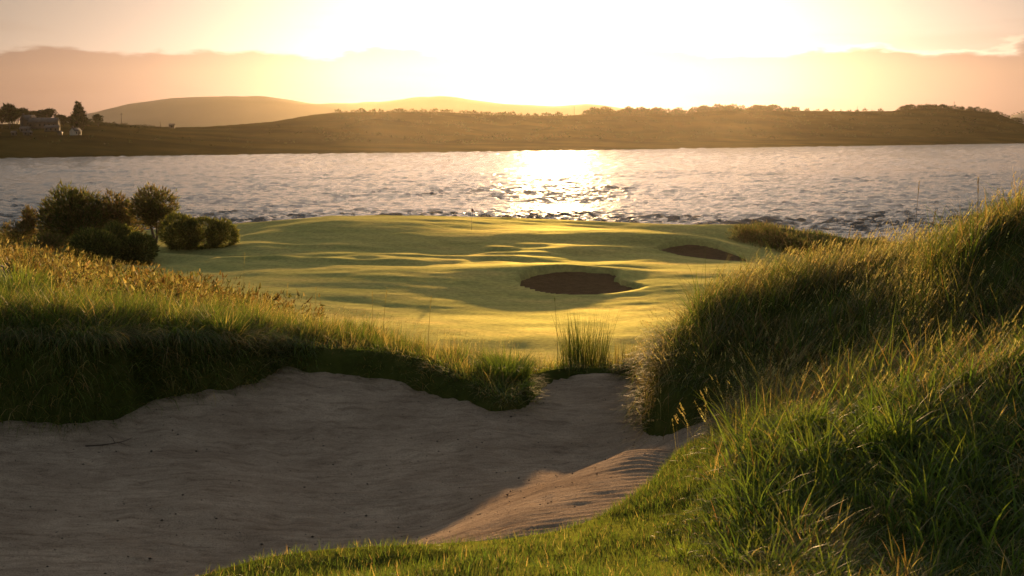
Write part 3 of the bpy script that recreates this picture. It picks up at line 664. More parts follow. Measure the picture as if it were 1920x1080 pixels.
h = rng.uniform(.13, .33, n) * (1 + .4 * rng.normal(0, 1, 1700)[j].clip(-1.3, 1.6)) * (1.35 - .32 * np.minimum(rn, 2.2))
plat = [blades(np.c_[x, y, zz - .02], np.where(rng.random(n) < .6, oa + rng.normal(0, .5, n), rng.normal(.15, .9, n)), h, rng.uniform(.007, .013, n) * np.maximum(1, y / 20), rng.uniform(0, .5, n), rng.uniform(.1, 1.2, n), c, c * np.array([1.2, 1.1, 1.0]), 2)[:4]]
grass_obj('rough_grass', plat, kind='stuff', label='straw and rust coloured rough grass on the sunlit left dune', cat='grass')
n = 2600
Y_ = 18 + 26 * rng.random(n); X_ = rng.uniform(-.50, -.14, n) * Y_; zz = z_dune(X_, Y_); keep = (zz > 17.5 - Y_ * .158 - .6) & (polysd(X_, Y_, bunk) > .6) & (rng.random(n) < sstep(fbm(X_ * .3, Y_ * .3, 2), -.2, .3))
x, y, zz = X_[keep], Y_[keep], zz[keep]; n = len(x); az = rng.normal(.2, .8, n); c = pick(n, [PALE, STRAW, RUST], [.5, .3, .2])
v, q, t2, C, tip = blades(np.c_[x, y, zz], az, rng.uniform(.3, .6, n), .0035 * np.maximum(1, y / 18), rng.uniform(0, .3, n), rng.uniform(0, .6, n), c * .7, c, 2)
grass_obj('seed_heads', [(v, q, t2, C), spikelets(tip, az, .10, 8, c, .010)], kind='stuff', label='pale seeding stems scattered over the left dune', cat='grass')
# --- 7 rough by the shore, right and far
n = 16000
X_ = np.r_[rng.uniform(22, 62, n), rng.uniform(-75, -46, n // 2)]; Y_ = np.r_[rng.uniform(110, 137, n), rng.uniform(105, 140, n // 2)]
ysh = np.interp(X_, shx, shy); px_ = X_ / Y_
keep = (Y_ < ysh + 2.5) & ((X_ < 0) | (X_ > 24.5 - 0.0 * Y_ + 2 * fbm(X_ * .2, Y_ * .2, 2) + 6 * (1 - sstep(Y_, 116, 124)))) & (Y_ > np.interp(X_, [-80, 22, 30, 40, 62], [100, 124, 119, 108, 104]))
x, y = X_[keep], Y_[keep]; n = len(x); x, y, j = tuftize(x, y, 900, .45); zz = z_fair(x, y, False)
c = pick(n, [OLIVE * .8, GREEN * .8, RUST, STRAW * .7], [.4, .25, .25, .1])
far = [blades(np.c_[x, y, zz - .05], rng.uniform(0, 6.28, n), rng.uniform(.25, .8, n), rng.uniform(.04, .09, n), rng.uniform(0, .5, n), rng.uniform(0, .8, n), c, c * 1.15, 2)[:4]]
grass_obj('rough_grass', far, kind='stuff', label='dark scrubby rough along the shore beyond the fairway', cat='grass')
n = 5000
X_ = rng.uniform(-34, 26, n); Y_ = np.interp(X_, shx, shy) + rng.uniform(-.2, 2.2, n)
zz = z_fair(X_, Y_, False); c = pick(n, [OLIVE, STRAW * .8, GREEN], [.4, .3, .3])
grass_obj('fringe_grass', [blades(np.c_[X_, Y_, zz - .03], rng.uniform(0, 6.28, n), rng.uniform(.10, .25, n), rng.uniform(.03, .06, n), rng.uniform(0, .5, n), rng.uniform(0, .8, n), c, c, 2)[:4]], kind='stuff', label='thin fringe of uncut grass behind the green by the water', cat='grass')

# ------------------------------------------------------------------ single tufts and stems that stand out
def tuft(name, px, py, Y, n, h, spread, wd, colors, p, label, cat='grass tuft', lean=(.0, .5), bend=(.2, 1.1), az0=None, group=None):
    P = at(px, py, Y); x0, y0 = P[0], P[1]; z0 = float(z_dune(np.array([x0]), np.array([y0]))[0])
    r = np.random.default_rng(int(px * 7 + py)); a = r.uniform(0, 6.28, n); rad = spread * np.sqrt(r.random(n))
    xx = rad * np.cos(a); yy = rad * np.sin(a); zz = z_dune(x0 + xx, y0 + yy) - z0 - .02
    az = a + r.normal(0, .5, n) if az0 is None else r.normal(az0, .7, n)
    c = pick(n, colors, p, .18, r)
    v, q, t2, C, tip = blades(np.c_[xx, yy, zz], az, r.uniform(h * .55, h, n), r.uniform(wd * .7, wd * 1.2, n), r.uniform(*lean, n), r.uniform(*bend, n), c, c * np.array([1.2, 1.1, 1.0]), 4, .5, r)
    return link(name, mesh_np(name, v, q, t2, C, smooth_=False), M_blade, label=label, cat=cat, group=group, loc=(x0, y0, z0))
G1 = 'tufts standing out on the bunker lip'
tuft('grass_tuft', 945, 700, 16.9, 620, .52, .36, .012, [LUSH, GREEN], [.7, .3], 'bright green rounded grass tuft at the tip of the middle bunker lip', group=G1, bend=(.5, 1.6))
tuft('grass_tuft', 985, 735, 16.1, 160, .36, .12, .010, [LUSH, LUSH * 1.2], [.5, .5], 'small yellow-green tuft spilling towards the sand below the rounded tuft', group=G1, az0=-.6, lean=(.4, .9), bend=(.4, 1.2))
tuft('rush_tuft', 1095, 690, 18.3, 330, 1.0, .34, .009, [OLIVE, GREEN * .7], [.6, .4], 'tall thin dark rushes standing in the gap of the bunker lip', lean=(0, .22), bend=(0, .35))
tuft('rush_tuft', 1170, 692, 18.0, 260, .5, .38, .008, [OLIVE, STRAW * .7], [.6, .4], 'low sparse rushes between the tall rushes and the right bank', lean=(0, .2), bend=(0, .4))
tuft('rush_tuft', 655, 622, 19.5, 46, .42, .07, .011, [OLIVE * .7, GREEN * .6], [.5, .5], 'left of two dark upright sprigs above the middle lip', lean=(0, .12), bend=(0, .2), group='dark sprigs above the middle lip')
tuft('rush_tuft', 668 + 24, 624, 19.5, 46, .42, .08, .011, [OLIVE * .7, GREEN * .6], [.5, .5], 'right of two dark upright sprigs above the middle lip', lean=(0, .16), bend=(0, .25), group='dark sprigs above the middle lip')
tuft('grass_tuft', 40, 560, 21.0, 380, .85, .34, .020, [LUSH * 1.15, LUSH], [.6, .4], 'broad bright green tuft at the left edge beside the dark log', bend=(.3, 1.2))
tuft('grass_tuft', 420, 632, 16.5, 300, .55, .22, .012, [LUSH, GREEN, STRAW], [.5, .3, .2], 'tall tuft on the left lip where the hanging grass ends', bend=(.3, 1.4))
tuft('grass_tuft', 1500, 800, 8.9, 170, .34, .14, .011, [LUSH * 1.2, LUSH], [.6, .4], 'broad-bladed bright tuft on the shoulder of the near mound', bend=(.3, 1.3))
tuft('grass_tuft', 1655, 745, 9.0, 150, .36, .16, .011, [LUSH, GREEN], [.6, .4], 'broad-bladed green tuft behind the white flower heads', bend=(.3, 1.4))
tuft('grass_tuft', 1350, 905, 8.0, 110, .22, .12, .010, [LUSH * 1.25, LUSH], [.6, .4], 'low bright tuft near the sand at the left end of the near mound', bend=(.3, 1.2))
tuft('grass_tuft', 1290, 985, 7.0, 120, .17, .14, .009, [LUSH * 1.25, LUSH], [.6, .4], 'small yellow-green tuft at the edge of the short turf', bend=(.2, 1.1))

def stem(px, py0, py1, Y, lean_px, label, head=.22, cst=STRAW, wd=.009, group=None):
    """a single flowering stem: its foot on the dune, its tip where py1 is seen"""
    P = at(px, py0, Y); z0 = float(z_dune(np.array([P[0]]), np.array([P[1]]))[0]); T_ = at(px + lean_px, py1, Y)
    root = link('flowering_grass', None, label=label, cat='wild grass', group=group, loc=(P[0], P[1], z0))
    s = np.linspace(0, 1, 8)[:, None]; top = np.array([T_[0] - P[0], 0, T_[2] - z0])
    path = np.concatenate([top[None, :1] * s ** 1.7, 0 * s, top[None, 2:] * s], 1)
    v, q, t2 = tube(path, np.linspace(wd, wd * .4, 8) * .5, 5)
    c = np.tile(cst, (len(v), 1)); link('stalk', mesh_np('stalk', v, q, t2, c), M_blade, root)
    r = np.random.default_rng(int(px)); m = 46
    k = r.random(m) ** 1.2; ti = 1 - k * head / max(.2, abs(top[2])); P2 = np.c_[np.interp(ti, s[:, 0], path[:, 0]), np.zeros(m), np.interp(ti, s[:, 0], path[:, 2])]
    cc_ = np.tile(np.clip(cst * 1.25, 0, .8), (m, 1)); v, q, t2, C, _ = blades(P2, r.uniform(0, 6.28, m), r.uniform(.014, .032, m), np.full(m, wd * .8), r.uniform(.1, .6, m), r.uniform(0, .7, m), cc_, cc_, 2, 1.0, r)
    link('seed_head', mesh_np('seed_head', v, q, t2, C, smooth_=False), M_blade, root)
GS = 'tall single stems in front of the fairway'
for a in [(718,650,540,18.2,8,'stem with a plump drooping head in front of the shaded fairway'),(700,650,548,18.6,-2,'thin straight stem left of the plump drooping head'),(803,665,556,18.2,6,'lone stem in front of the fairway above the right part of the middle lip'),
          (538,630,532,19,2,'tall faint stem at the left end of the middle lip'),(590,640,538,19,3,'second tall faint stem right of the left end of the middle lip'),(457,600,475,24,2,'very tall thin stem rising from the left dune in front of the fairway')]:
    stem(*a, group=GS)
stem(1046, 700, 560, 18.3, -6, 'long thin stem leaning left out of the tall rushes', .05, OLIVE, .008, GS)
GR = 'thin stems on the right bank seen against the water'
for a in [(1710,520,340,13.6,14,'tallest thin stem on the right bank, seen against the water'),(1735,500,395,13.0,20,'bent stem just right of the tallest stem on the right bank'),(1832,450,335,12.0,2,'straight thin stem before the water near the top of the right bank'),
          (1512,540,430,15.0,2,'thin stem above the left part of the right bank crest'),(1582,535,425,15.0,14,'pale feathery stem above the middle of the right bank crest'),(1642,535,440,14.6,6,'short feathery stem above the right bank crest below the water')]:
    stem(*a[:5], a[5], .16, RUST * .8, .008, GR)

# white flower heads on the near mound
M_white = plain('white_petals', (0.8, 0.8, 0.76), .6, .05, 20)
for k, (px, py, Y, lab) in enumerate([(1606,762,8.7,'topmost of the white flower heads on the near mound'),(1600,775,8.7,'white flower head just below the topmost one'),(1560,776,8.8,'white flower head left of the pair on the near mound'),(1722,715,8.9,'small white flower head farther up the near mound')]):
    P = at(px, py, Y); z0 = float(z_dune(np.array([P[0]]), np.array([P[1]]))[0]); hh = max(.1, P[2] - z0)
    root = link('white_flower', None, label=lab, cat='flower', group='white flower heads on the near mound', loc=(P[0], P[1], z0))
    v, q, t2 = tube([(0, 0, 0), (.01, 0, hh * .5), (.0, 0, hh)], .0018, 5); link('stalk', mesh_np('stalk', v, q, t2, np.tile(GREEN, (len(v), 1))), M_blade, root)
    r = np.random.default_rng(k); m = 16; cw = np.full((m, 3), .8)
    v, q, t2, C, _ = blades(np.tile([[0, 0, hh]], (m, 1)), np.arange(m) * 2.4, np.full(m, .017), np.full(m, .009), r.uniform(.6, 1.4, m), r.uniform(-.3, .3, m), cw, cw, 2, .2, r)
    link('petals', mesh_np('petals', v, q, t2, C, smooth_=False), M_white, root)

# ------------------------------------------------------------------ log, twig and debris
P = at(60, 522, 24.0); z0 = float(z_dune(np.array([P[0]]), np.array([P[1]]))[0])
root = link('fallen_log', None, label='dark weathered log lying in the grass at the left edge', cat='log', loc=(P[0], P[1], z0))
s = np.linspace(0, 1, 14); path = np.c_[-0.75 + 1.35 * s, .1 * np.sin(s * 4), .16 + .07 * np.sin(s * 7) - .05 * s]
v, q, t2 = tube(path, .12 + .03 * np.sin(s * 9) - .05 * s, 10); v += .02 * np.stack([fbm(v[:, 0] * 9 + k, v[:, 2] * 9 + v[:, 1] * 5, 2) for k in range(3)], -1)
M_log = plain('weathered_wood', (0.035, 0.028, 0.022), .9, .4, 9); link('trunk', mesh_np('trunk', v, q, t2), M_log, root)
v, q, t2 = tube([(-.3, 0, .2), (-.38, .05, .36), (-.52, .08, .44)], [.05, .04, .02], 7); link('branch_stub', mesh_np('branch_stub', v, q, t2), M_log, root)
P = at(-2, 508, 24.0); z0 = float(z_dune(np.array([P[0]]), np.array([P[1]]))[0])
r = np.random.default_rng(5); th = np.linspace(0, np.pi * 2, 17)[:-1]; ph = np.linspace(.02, np.pi - .02, 10)
v = np.stack([np.outer(np.sin(ph), np.cos(th)), np.outer(np.sin(ph), np.sin(th)), np.outer(np.cos(ph), np.ones(16))], -1).reshape(-1, 3)
v *= (1 + .35 * fbm(v[:, 0] * 2 + 3, v[:, 1] * 2 + v[:, 2], 3))[:, None] * np.array([.28, .25, .26]); v[:, 2] += .18
i_ = np.arange(9)[:, None] * 16 + np.arange(16)[None]; j_ = np.arange(9)[:, None] * 16 + (np.arange(16)[None] + 1) % 16
link('tree_stump', mesh_np('tree_stump', v, np.stack([i_, i_ + 16, j_ + 16, j_], -1).reshape(-1, 4)), M_log, label='dark rounded stump at the left edge beside the log', cat='stump', loc=(P[0], P[1], z0))
def sandz(x, y): return float(np.interp(y, ys, [np.interp(x, xs, rw) for rw in Zs[::1]])) if False else float(Zs[int(np.argmin(abs(ys - y))), int(np.argmin(abs(xs - x)))])
P = at(205, 822, 14.2); z0 = sandz(P[0], P[1])
root = link('twig', None, label='dry forked twig lying on the shaded sand at the left', cat='twig', loc=(P[0], P[1], z0))
for nm, pth, rr in (('stem', [(-.28, -.02, .015), (-.1, 0, .02), (.05, .02, .035), (.17, .03, .06), (.26, .04, .1)], .008), ('side_shoot', [(.06, .02, .035), (.02, .05, .09), (-.05, .07, .13)], .005), ('side_shoot', [(.1, .02, .045), (.2, -.04, .03), (.27, -.06, .02)], .004)):
    v, q, t2 = tube(pth, np.linspace(rr, rr * .4, len(pth)), 6); link(nm, mesh_np(nm, v, q, t2), M_bark, root)
# crumbs of turf and grit on the sand
n = 3500; x = rng.uniform(-6.5, 2, n); y = rng.uniform(9.8, 17, n); keep = polysd(x, y, bunk) < -.1; x, y = x[keep], y[keep]; n = len(x)
ii = np.clip(np.searchsorted(ys, y), 0, len(ys) - 1); jj = np.clip(np.searchsorted(xs, x), 0, len(xs) - 1); zz = Zs[ii, jj]
sz = np.exp(rng.normal(np.log(.0036), .6, n)).clip(.002, .016); oct_ = np.array([[1, 0, 0], [-1, 0, 0], [0, 1, 0], [0, -1, 0], [0, 0, .6], [0, 0, -.6]])
V = np.c_[x, y, zz + sz * .3][:, None] + sz[:, None, None] * oct_[None] * rng.uniform(.6, 1.5, (n, 6, 1))
F = np.array([[0, 2, 4], [2, 1, 4], [1, 3, 4], [3, 0, 4], [2, 0, 5], [1, 2, 5], [3, 1, 5], [0, 3, 5]]); T = (np.arange(n) * 6)[:, None, None] + F[None]
link('turf_crumbs', mesh_np('turf_crumbs', V.reshape(-1, 3), None, T.reshape(-1, 3), smooth_=False), plain('turf_crumbs', (.06, .045, .03), .9), kind='stuff', label='dark crumbs of turf and grit scattered over the sand', cat='debris')

# ------------------------------------------------------------------ shrubs and trees by the green
def crown_mesh(name, lobes, n, size, cols, p, seed, shell=.75, up=.3, slim=.5, rag=.3):
    r = np.random.default_rng(seed); vol = np.array([l[3] * l[4] * l[5] for l in lobes]) ** (2 / 3)
    k = r.choice(len(lobes), n, p=vol / vol.sum()); lb = np.array(lobes)[k]
    d = r.normal(0, 1, (n, 3)); d /= np.linalg.norm(d, axis=1)[:, None]
    rad = np.where(r.random(n) < shell, r.uniform(.82, 1.04, n), r.random(n) ** .5)
    bump = 1 + rag * (.9 * vnoise(d[:, 0] * 3 + k * 7, d[:, 1] * 3 + d[:, 2] * 3) + .7 * vnoise(d[:, 0] * 8 + k * 3, d[:, 1] * 8 - d[:, 2] * 8))
    P = lb[:, :3] + d * lb[:, 3:6] * (rad * bump)[:, None]
    ax = d + np.array([0, 0, up]) + r.normal(0, .5, (n, 3)); ax /= np.linalg.norm(ax, axis=1)[:, None]
    s = np.cross(ax, r.normal(0, 1, (n, 3))); s /= np.linalg.norm(s, axis=1)[:, None]
    ln = (size * r.uniform(.6, 1.5, n))[:, None]; wd = ln * slim
    V = np.stack([P - s * wd * .5, P + s * wd * .5, P + ax * ln + s * wd * .12, P + ax * ln - s * wd * .12], 1)
    C = np.repeat(pick(n, cols, p, .25, r), 4, 0); Q = (np.arange(n) * 4)[:, None] + np.arange(4)[None]
    return mesh_np(name, V.reshape(-1, 3), Q, None, C, smooth_=False)
def limbs(base, tops, r0, seed, twigs=0, tw_len=.8):
    r = np.random.default_rng(seed); parts = []
    for tp in tops:
        tp = np.array(tp, float); s = np.linspace(0, 1, 7)[:, None]; b = np.array(base) + r.normal(0, r0 * .5, 3) * np.array([1, 1, 0])
        path = b * (1 - s) + tp * s; path[:, :2] += (r.normal(0, .12, 2) * np.linalg.norm(tp - b)) * (s * (1 - s)); path[:, 2] += .15 * tp[2] * (s * (1 - s))[:, 0]
        parts.append(tube(path, np.linspace(r0, r0 * .25, 7), 6))
        for _ in range(twigs):
            t_ = r.uniform(.35, 1); p0 = b * (1 - t_) + tp * t_; dv = r.normal(0, 1, 3); dv[2] = abs(dv[2]) + .3; dv /= np.linalg.norm(dv); ln = tw_len * r.uniform(.4, 1.1)
            m1 = p0 + dv * ln * .5 + r.normal(0, .06, 3); parts.append(tube([p0, m1, p0 + dv * ln + np.array([0, 0, .1])], [r0 * .22, r0 * .14, r0 * .05], 4))
    return merge(parts)
DARK = np.array([.07, .076, .033]); TWIG = np.array([.13, .098, .056]); GORSE = np.array([.088, .10, .034]); GTIP = np.array([.17, .165, .06])
def fz(x, y): return float(z_fair(np.array([x]), np.array([y]), False)[0])
def tree(px, py, Y, lobes, tops, n, size, cols, p, seed, label, group='trees by the water left of the green', r0=.12, twigs=10, slim=.3, up=.7, shell=.45, name='small_tree', cat='tree'):
    P = at(px, py, Y); z0 = fz(P[0], P[1]); root = link(name, None, label=label, cat=cat, group=group, loc=(P[0], P[1], z0))
    v, q, t2 = limbs((0, 0, -.1), tops, r0, seed, twigs); link('trunk', mesh_np('trunk', v, q, t2), M_bark, root)
    link('crown', crown_mesh('crown', lobes, n, size, cols, p, seed, shell, up, slim, .55), M_leaf, root)
m = 1 / FPX * 122       # metres per photo pixel at the trees
tree(135, 452, 122, [(0, 0, 3.0, 2.6, 2.2, 2.4), (-1.6, .4, 2.0, 1.9, 1.7, 2.0), (1.9, .3, 2.7, 1.8, 1.6, 2.0), (.2, 0, 4.0, 1.3, 1.2, 1.1), (.3, -.3, 1.3, 3.0, 2.2, 1.4)], [(-1.5, 0, 3.3), (0, .4, 4.6), (1.6, -.3, 3.6), (-.6, .6, 3.8)], 9500, .34, [DARK, TWIG, GORSE], [.5, .25, .25], 11, 'broad dark leafy tree, widest of those by the water')
tree(215, 450, 124, [(0, 0, 3.2, 1.5, 1.3, 1.7), (.9, .2, 2.6, 1.2, 1.1, 1.7), (.9, 0, 1.5, 2.2, 1.6, 1.5), (-1.2, 0, 2.6, 1.3, 1.2, 1.5)], [(-.7, 0, 4.4), (.3, .2, 4.6), (1.0, 0, 4.1)], 3800, .36, [TWIG, DARK], [.7, .3], 12, 'brownish half-bare tree between the broad and the round tree', twigs=26)
tree(291, 448, 121, [(0, 0, 3.7, 2.1, 1.9, 1.75), (-1.0, .2, 3.0, 1.4, 1.3, 1.4), (.5, 0, 2.6, 1.4, 1.2, 1.1)], [(-1.2, 0, 4.4), (.1, .3, 5.0), (1.2, 0, 4.2), (.5, -.4, 3.4)], 6200, .30, [TWIG, DARK, GTIP], [.45, .4, .15], 13, 'round-headed tree with visible trunk, rightmost by the water', twigs=24)
tree(58, 455, 122, [(0, 0, 2.2, .75, .7, 1.1), (-.3, 0, 1.4, .7, .6, .8)], [(-.5, 0, 3.2), (.3, .2, 2.8), (-.2, -.2, 3.4)], 900, .34, [TWIG, DARK], [.8, .2], 14, 'small nearly bare tree, leftmost by the water', r0=.08, twigs=20)
for a in [(30, 440, 120, 15, 'low dark bush at the left edge below the bare tree', 1.6, 1.1), (95, 462, 112, 16, 'low brown bush at the foot of the broad tree', 1.5, .9)]:
    tree(a[0], a[1], a[2], [(0, 0, a[6] * .7, a[5], a[5] * .8, a[6])], [(-.4, 0, .8), (.4, 0, .9)], 1600, .25, [TWIG, DARK], [.6, .4], a[3], a[4], 'low bushes left of the green', .05, 6, name='low_bush', cat='bush')
lob = []; r = np.random.default_rng(91)
for k in range(150):
    yy = r.uniform(21, 42); xx = r.uniform(-.48, -.17) * yy; zz = float(z_dune(np.array([xx]), np.array([yy]))[0])
    if zz < 17.5 - yy * .158 - .3 or polysd(np.array([xx]), np.array([yy]), bunk)[0] < 3: continue
    hh = r.uniform(.18, .42); lob.append((xx, yy, zz + hh * .5, r.uniform(.3, .8), r.uniform(.25, .5), hh))
link('heath_plants', crown_mesh('heath_plants', lob, 11000, .085, [RUST * .45, STRAW * .4, OLIVE * .6, PALE * .5], [.4, .2, .3, .1], 92, .85, .5, .45, .5), M_leaf, kind='stuff', label='low brown and straw heathy plants scattered over the left dune', cat='plants')
for k, (px, py, Y, w_, h_, lab) in enumerate([(1392, 452, 128, 1.5, 1.2, 'dark scrub bush at the left end of the knoll by the far bunker'), (1428, 456, 128, 1.8, 1.6, 'tallest dark scrub bush on the knoll by the far bunker'), (1462, 468, 126, 1.5, 1.3, 'dark scrub bush right of the tallest on the knoll'), (1490, 478, 124, 1.3, 1.0, 'low scrub bush at the right foot of the knoll')]):
    tree(px, py, Y, [(0, 0, h_ * .5, w_, w_ * .8, h_ * .75), (w_ * .5, .2, h_ * .4, w_ * .7, w_ * .6, h_ * .6)], [(-.5, 0, h_ * .8), (.5, .1, h_ * .9)], 1500, .24, [DARK, TWIG, GORSE], [.4, .35, .25], 95 + k, lab, 'scrub bushes on the knoll', .05, 8, name='scrub_bush', cat='bush')
GG = 'clipped-looking gorse bushes left of the green'
def gorse(px, py, Y, lobes, n, seed, label):
    P = at(px, py, Y); z0 = fz(P[0], P[1]); zt = P[2]; root = link('gorse_bush', None, label=label, cat='bush', group=GG, loc=(P[0], P[1], min(z0, zt)))
    up_ = max(0, zt - z0) * 0
    v, q, t2 = limbs((0, 0, -.1), [(l[0], l[1], l[2]) for l in lobes] + [(.3, .2, 1.0)], .09, seed, 3); link('stem', mesh_np('stem', v, q, t2), M_bark, root)
    link('foliage', crown_mesh('foliage', lobes, int(n * 1.4), .23, [GORSE, DARK, GTIP], [.5, .25, .25], seed, .92, .5, .35), M_leaf, root)
gorse(176, 484, 103, [(0, 0, 1.35, 1.95, 1.6, 1.5), (-.9, 0, 1.0, 1.2, 1.2, 1.15), (.9, .1, 1.0, 1.2, 1.2, 1.2)], 6500, 21, 'rounded gorse bush at the left of the near row, closest to the rough grass')
gorse(222, 476, 107, [(0, 0, 1.5, 1.5, 1.5, 1.45), (.5, 0, 1.2, 1.3, 1.2, 1.2)], 4500, 22, 'gorse bush half hidden between its two neighbours in the near row')
gorse(262, 480, 105, [(0, 0, 1.3, 1.35, 1.4, 1.35), (-.7, 0, 1.2, 1.1, 1.1, 1.2)], 4500, 23, 'last gorse bush on the right of the near row, bordering the fairway')
gorse(338, 470, 114, [(0, 0, 1.7, 1.75, 1.5, 1.65), (.5, .3, 1.4, 1.5, 1.4, 1.4)], 5200, 24, 'taller rounded gorse bush below the round-headed tree')
gorse(398, 469, 114, [(-.6, 0, 1.5, 1.9, 1.5, 1.45), (1.0, 0, 1.35, 1.35, 1.4, 1.3)], 5600, 25, 'wide low gorse bush farthest right, standing on the fairway edge')

# ------------------------------------------------------------------ flag and marker
M_flag = plain('flag_cloth', (.16, .05, .03), .8, .1); M_pole = plain('pole_paint', (.55, .5, .4), .5, .05); M_wpost = plain('white_post', (.8, .8, .76), .6, .05)
P = at(884, 432, 126); z0 = fz(P[0], P[1]); root = link('golf_flag', None, label='thin golf flagstick with a small dark flag on the green', cat='flag', loc=(P[0], P[1], z0))
v, q, t2 = tube([(0, 0, -.1), (0, 0, 1.2), (0, 0, 2.2)], [.014, .012, .010], 8); link('flagstick', mesh_np('flagstick', v, q, t2), M_pole, root)
s = np.linspace(0, 1, 9); gx, gz = np.meshgrid(.012 + .22 * s, np.linspace(1.85, 2.18, 5)); gy = .05 * np.sin(gx * 18) * gx / .3
v = np.stack([gx, gy, gz - .18 * (gx / .3) ** 2], -1).reshape(-1, 3); q = grid_faces(5, 9); v2 = v + np.array([0, .006, 0]); link('flag', mesh_np('flag', np.r_[v, v2], np.r_[q, q[:, ::-1] + 45]), M_flag, root)
v, q, t2 = tube([(0, 0, .008), (0, 0, .002)], [.054, .054], 16); link('hole', mesh_np('hole', v, q, t2), plain('hole_dark', (.01, .01, .01)), root)

# ------------------------------------------------------------------ far shore: farm, trees, poles
M_roof = plain('slate_roof', (.10, .09, .085), .8, .2, .5); M_wall = plain('pale_harling', (.12, .10, .08), .9, .1, .5); M_wall2 = plain('stone_wall', (.13, .10, .08), .9, .2, .5); M_glass = plain('dark_pane', (.03, .03, .035), .2, .1); M_door = plain('door_paint', (.12, .07, .05), .6, .1)
def house(px, t_, L_, W_, H_, RH, label, wall, name='farm_house', rot=0, chim=1, win=4, group='farm buildings across the water', dz=0, base=None):
    P = shore_pt(px, t_) if base is None else base; root = link(name, None, label=label, cat='building', group=group, loc=(P[0], P[1], P[2] - .5 + dz)); root.rotation_euler = (0, 0, rot)
    a, b = L_ / 2, W_ / 2; H_ = H_ + .5
    V = np.array([(-a, -b, 0), (a, -b, 0), (a, b, 0), (-a, b, 0), (-a, -b, H_), (a, -b, H_), (a, b, H_), (-a, b, H_), (-a, 0, H_ + RH), (a, 0, H_ + RH)])
    link('wall', mesh_np('wall', V, np.array([[0, 1, 5, 4], [1, 2, 6, 5], [2, 3, 7, 6], [3, 0, 4, 7]]), np.array([[5, 6, 9], [7, 4, 8]]), smooth_=False), wall, root)
    o_ = .35; rs = RH / b; V = []; 
    for dzz in (.02, .27):
        V += [(-a - o_, -b - o_, H_ - rs * o_ + dzz), (a + o_, -b - o_, H_ - rs * o_ + dzz), (a + o_, 0, H_ + RH + dzz), (-a - o_, 0, H_ + RH + dzz), (-a - o_, b + o_, H_ - rs * o_ + dzz), (a + o_, b + o_, H_ - rs * o_ + dzz)]
    Q = [[0, 3, 2, 1], [3, 4, 5, 2], [6, 7, 8, 9], [9, 8, 11, 10], [0, 1, 7, 6], [4, 10, 11, 5], [0, 6, 9, 3], [3, 9, 10, 4], [1, 2, 8, 7], [2, 5, 11, 8]]
    rf = link('roof', mesh_np('roof', np.array(V), np.array(Q), smooth_=False), M_roof, root)
    for k in range(chim):
        cx = (-a + .8) if k == 0 else (a - .8); v, q = boxes([(cx - .5, cx + .5, -.4, .4, H_ + RH - .5, H_ + RH + 1.4)]); link('chimney', mesh_np('chimney', v, q, smooth_=False), M_wall2, rf)
    for k in range(win):
        cx = -a + (k + .5) * L_ / win; v, q = boxes([(cx - .5, cx + .5, -b - .06, -b + .05, H_ * .42, H_ * .42 + 1.3)]); wn = link('window', mesh_np('window', v, q, smooth_=False), M_glass, root)
        v, q = boxes([(cx - .65, cx + .65, -b - .14, -b - .005, H_ * .42 - .15, H_ * .42 - .003)]); link('sill', mesh_np('sill', v, q, smooth_=False), M_wall, wn)
    v, q = boxes([(-.5 + L_ * .06, .5 + L_ * .06, -b - .05, -b + .05, .5, 2.6)]); link('door', mesh_np('door', v, q, smooth_=False), M_door, root)
house(66, .80, 9, 7, 5.0, 3.2, 'tall pale-gabled house among the trees of the farm', M_wall, rot=.9, win=3)
house(96, .72, 19, 8, 4.0, 2.8, 'long grey-roofed farm building right of the pale-gabled house', M_wall2, win=6)
house(112, .60, 9, 5, 2.4, 1.4, 'low pale outbuilding in front of the long farm building', M_wall, chim=0, win=3, name='outbuilding')
house(62, .60, 6, 4, 2.2, 1.2, 'small pale outbuilding below the tall house', M_wall, chim=0, win=2, name='outbuilding')
house(158, .46, 6, 4.5, 2.6, 1.8, 'little white-ended cottage standing alone on the field', plain('limewash', (.45, .42, .36), .9, .1, .5), rot=1.15, win=2, chim=1, name='cottage')
for k, (px, lab) in enumerate([(40, 'small pale shed, leftmost of the row on the field'), (60, 'small pale shed, second of the row on the field'), (73, 'small pale shed, third of the row on the field'), (125, 'small pale shed between the row and the cottage')]):
    house(px, .47, 2.6, 2.2, 1.7, .8, lab, M_wall, name='shed', rot=.5 * k, chim=0, win=1, group='sheds on the far field')
FT = 'trees across the water'
def far_tree(px, t_, hgt, wid, seed, label, conif=False, n=1300, base=None):
    P = shore_pt(px, t_) if base is None else base; root = link('pine_tree' if conif else 'broadleaf_tree', None, label=label, cat='tree', group=FT, loc=(P[0], P[1], P[2] - .3)); r = np.random.default_rng(seed)
    v, q, t2 = limbs((0, 0, 0), [(r.normal(0, .05) * hgt, 0, hgt * .9), (wid * .25, 0, hgt * .7), (-wid * .25, 0, hgt * .65)], .04 * hgt * .5, seed, 4, hgt * .2); link('trunk', mesh_np('trunk', v, q, t2), M_bark, root)
    if conif: lobes = [(0, 0, hgt * f, wid * .5 * (1.15 - f), wid * .5 * (1.15 - f), hgt * .13) for f in (.25, .38, .52, .66, .8, .92)]
    else: lobes = [(r.normal(0, .16) * wid, r.normal(0, .1) * wid, hgt * r.uniform(.5, .78), wid * r.uniform(.26, .4), wid * .33, hgt * r.uniform(.17, .26)) for _ in range(5)]
    link('crown', crown_mesh('crown', lobes, n, hgt * .085, [DARK, TWIG, GORSE], [.5, .2, .3], seed, .5, .3, .6), M_far, root)
    return root
far_tree(160, .62, 18, 12, 31, 'tall dark conifer standing right of the farm', True, 1600)
far_tree(171, .60, 9, 7, 32, 'shorter tree against the right side of the tall conifer')
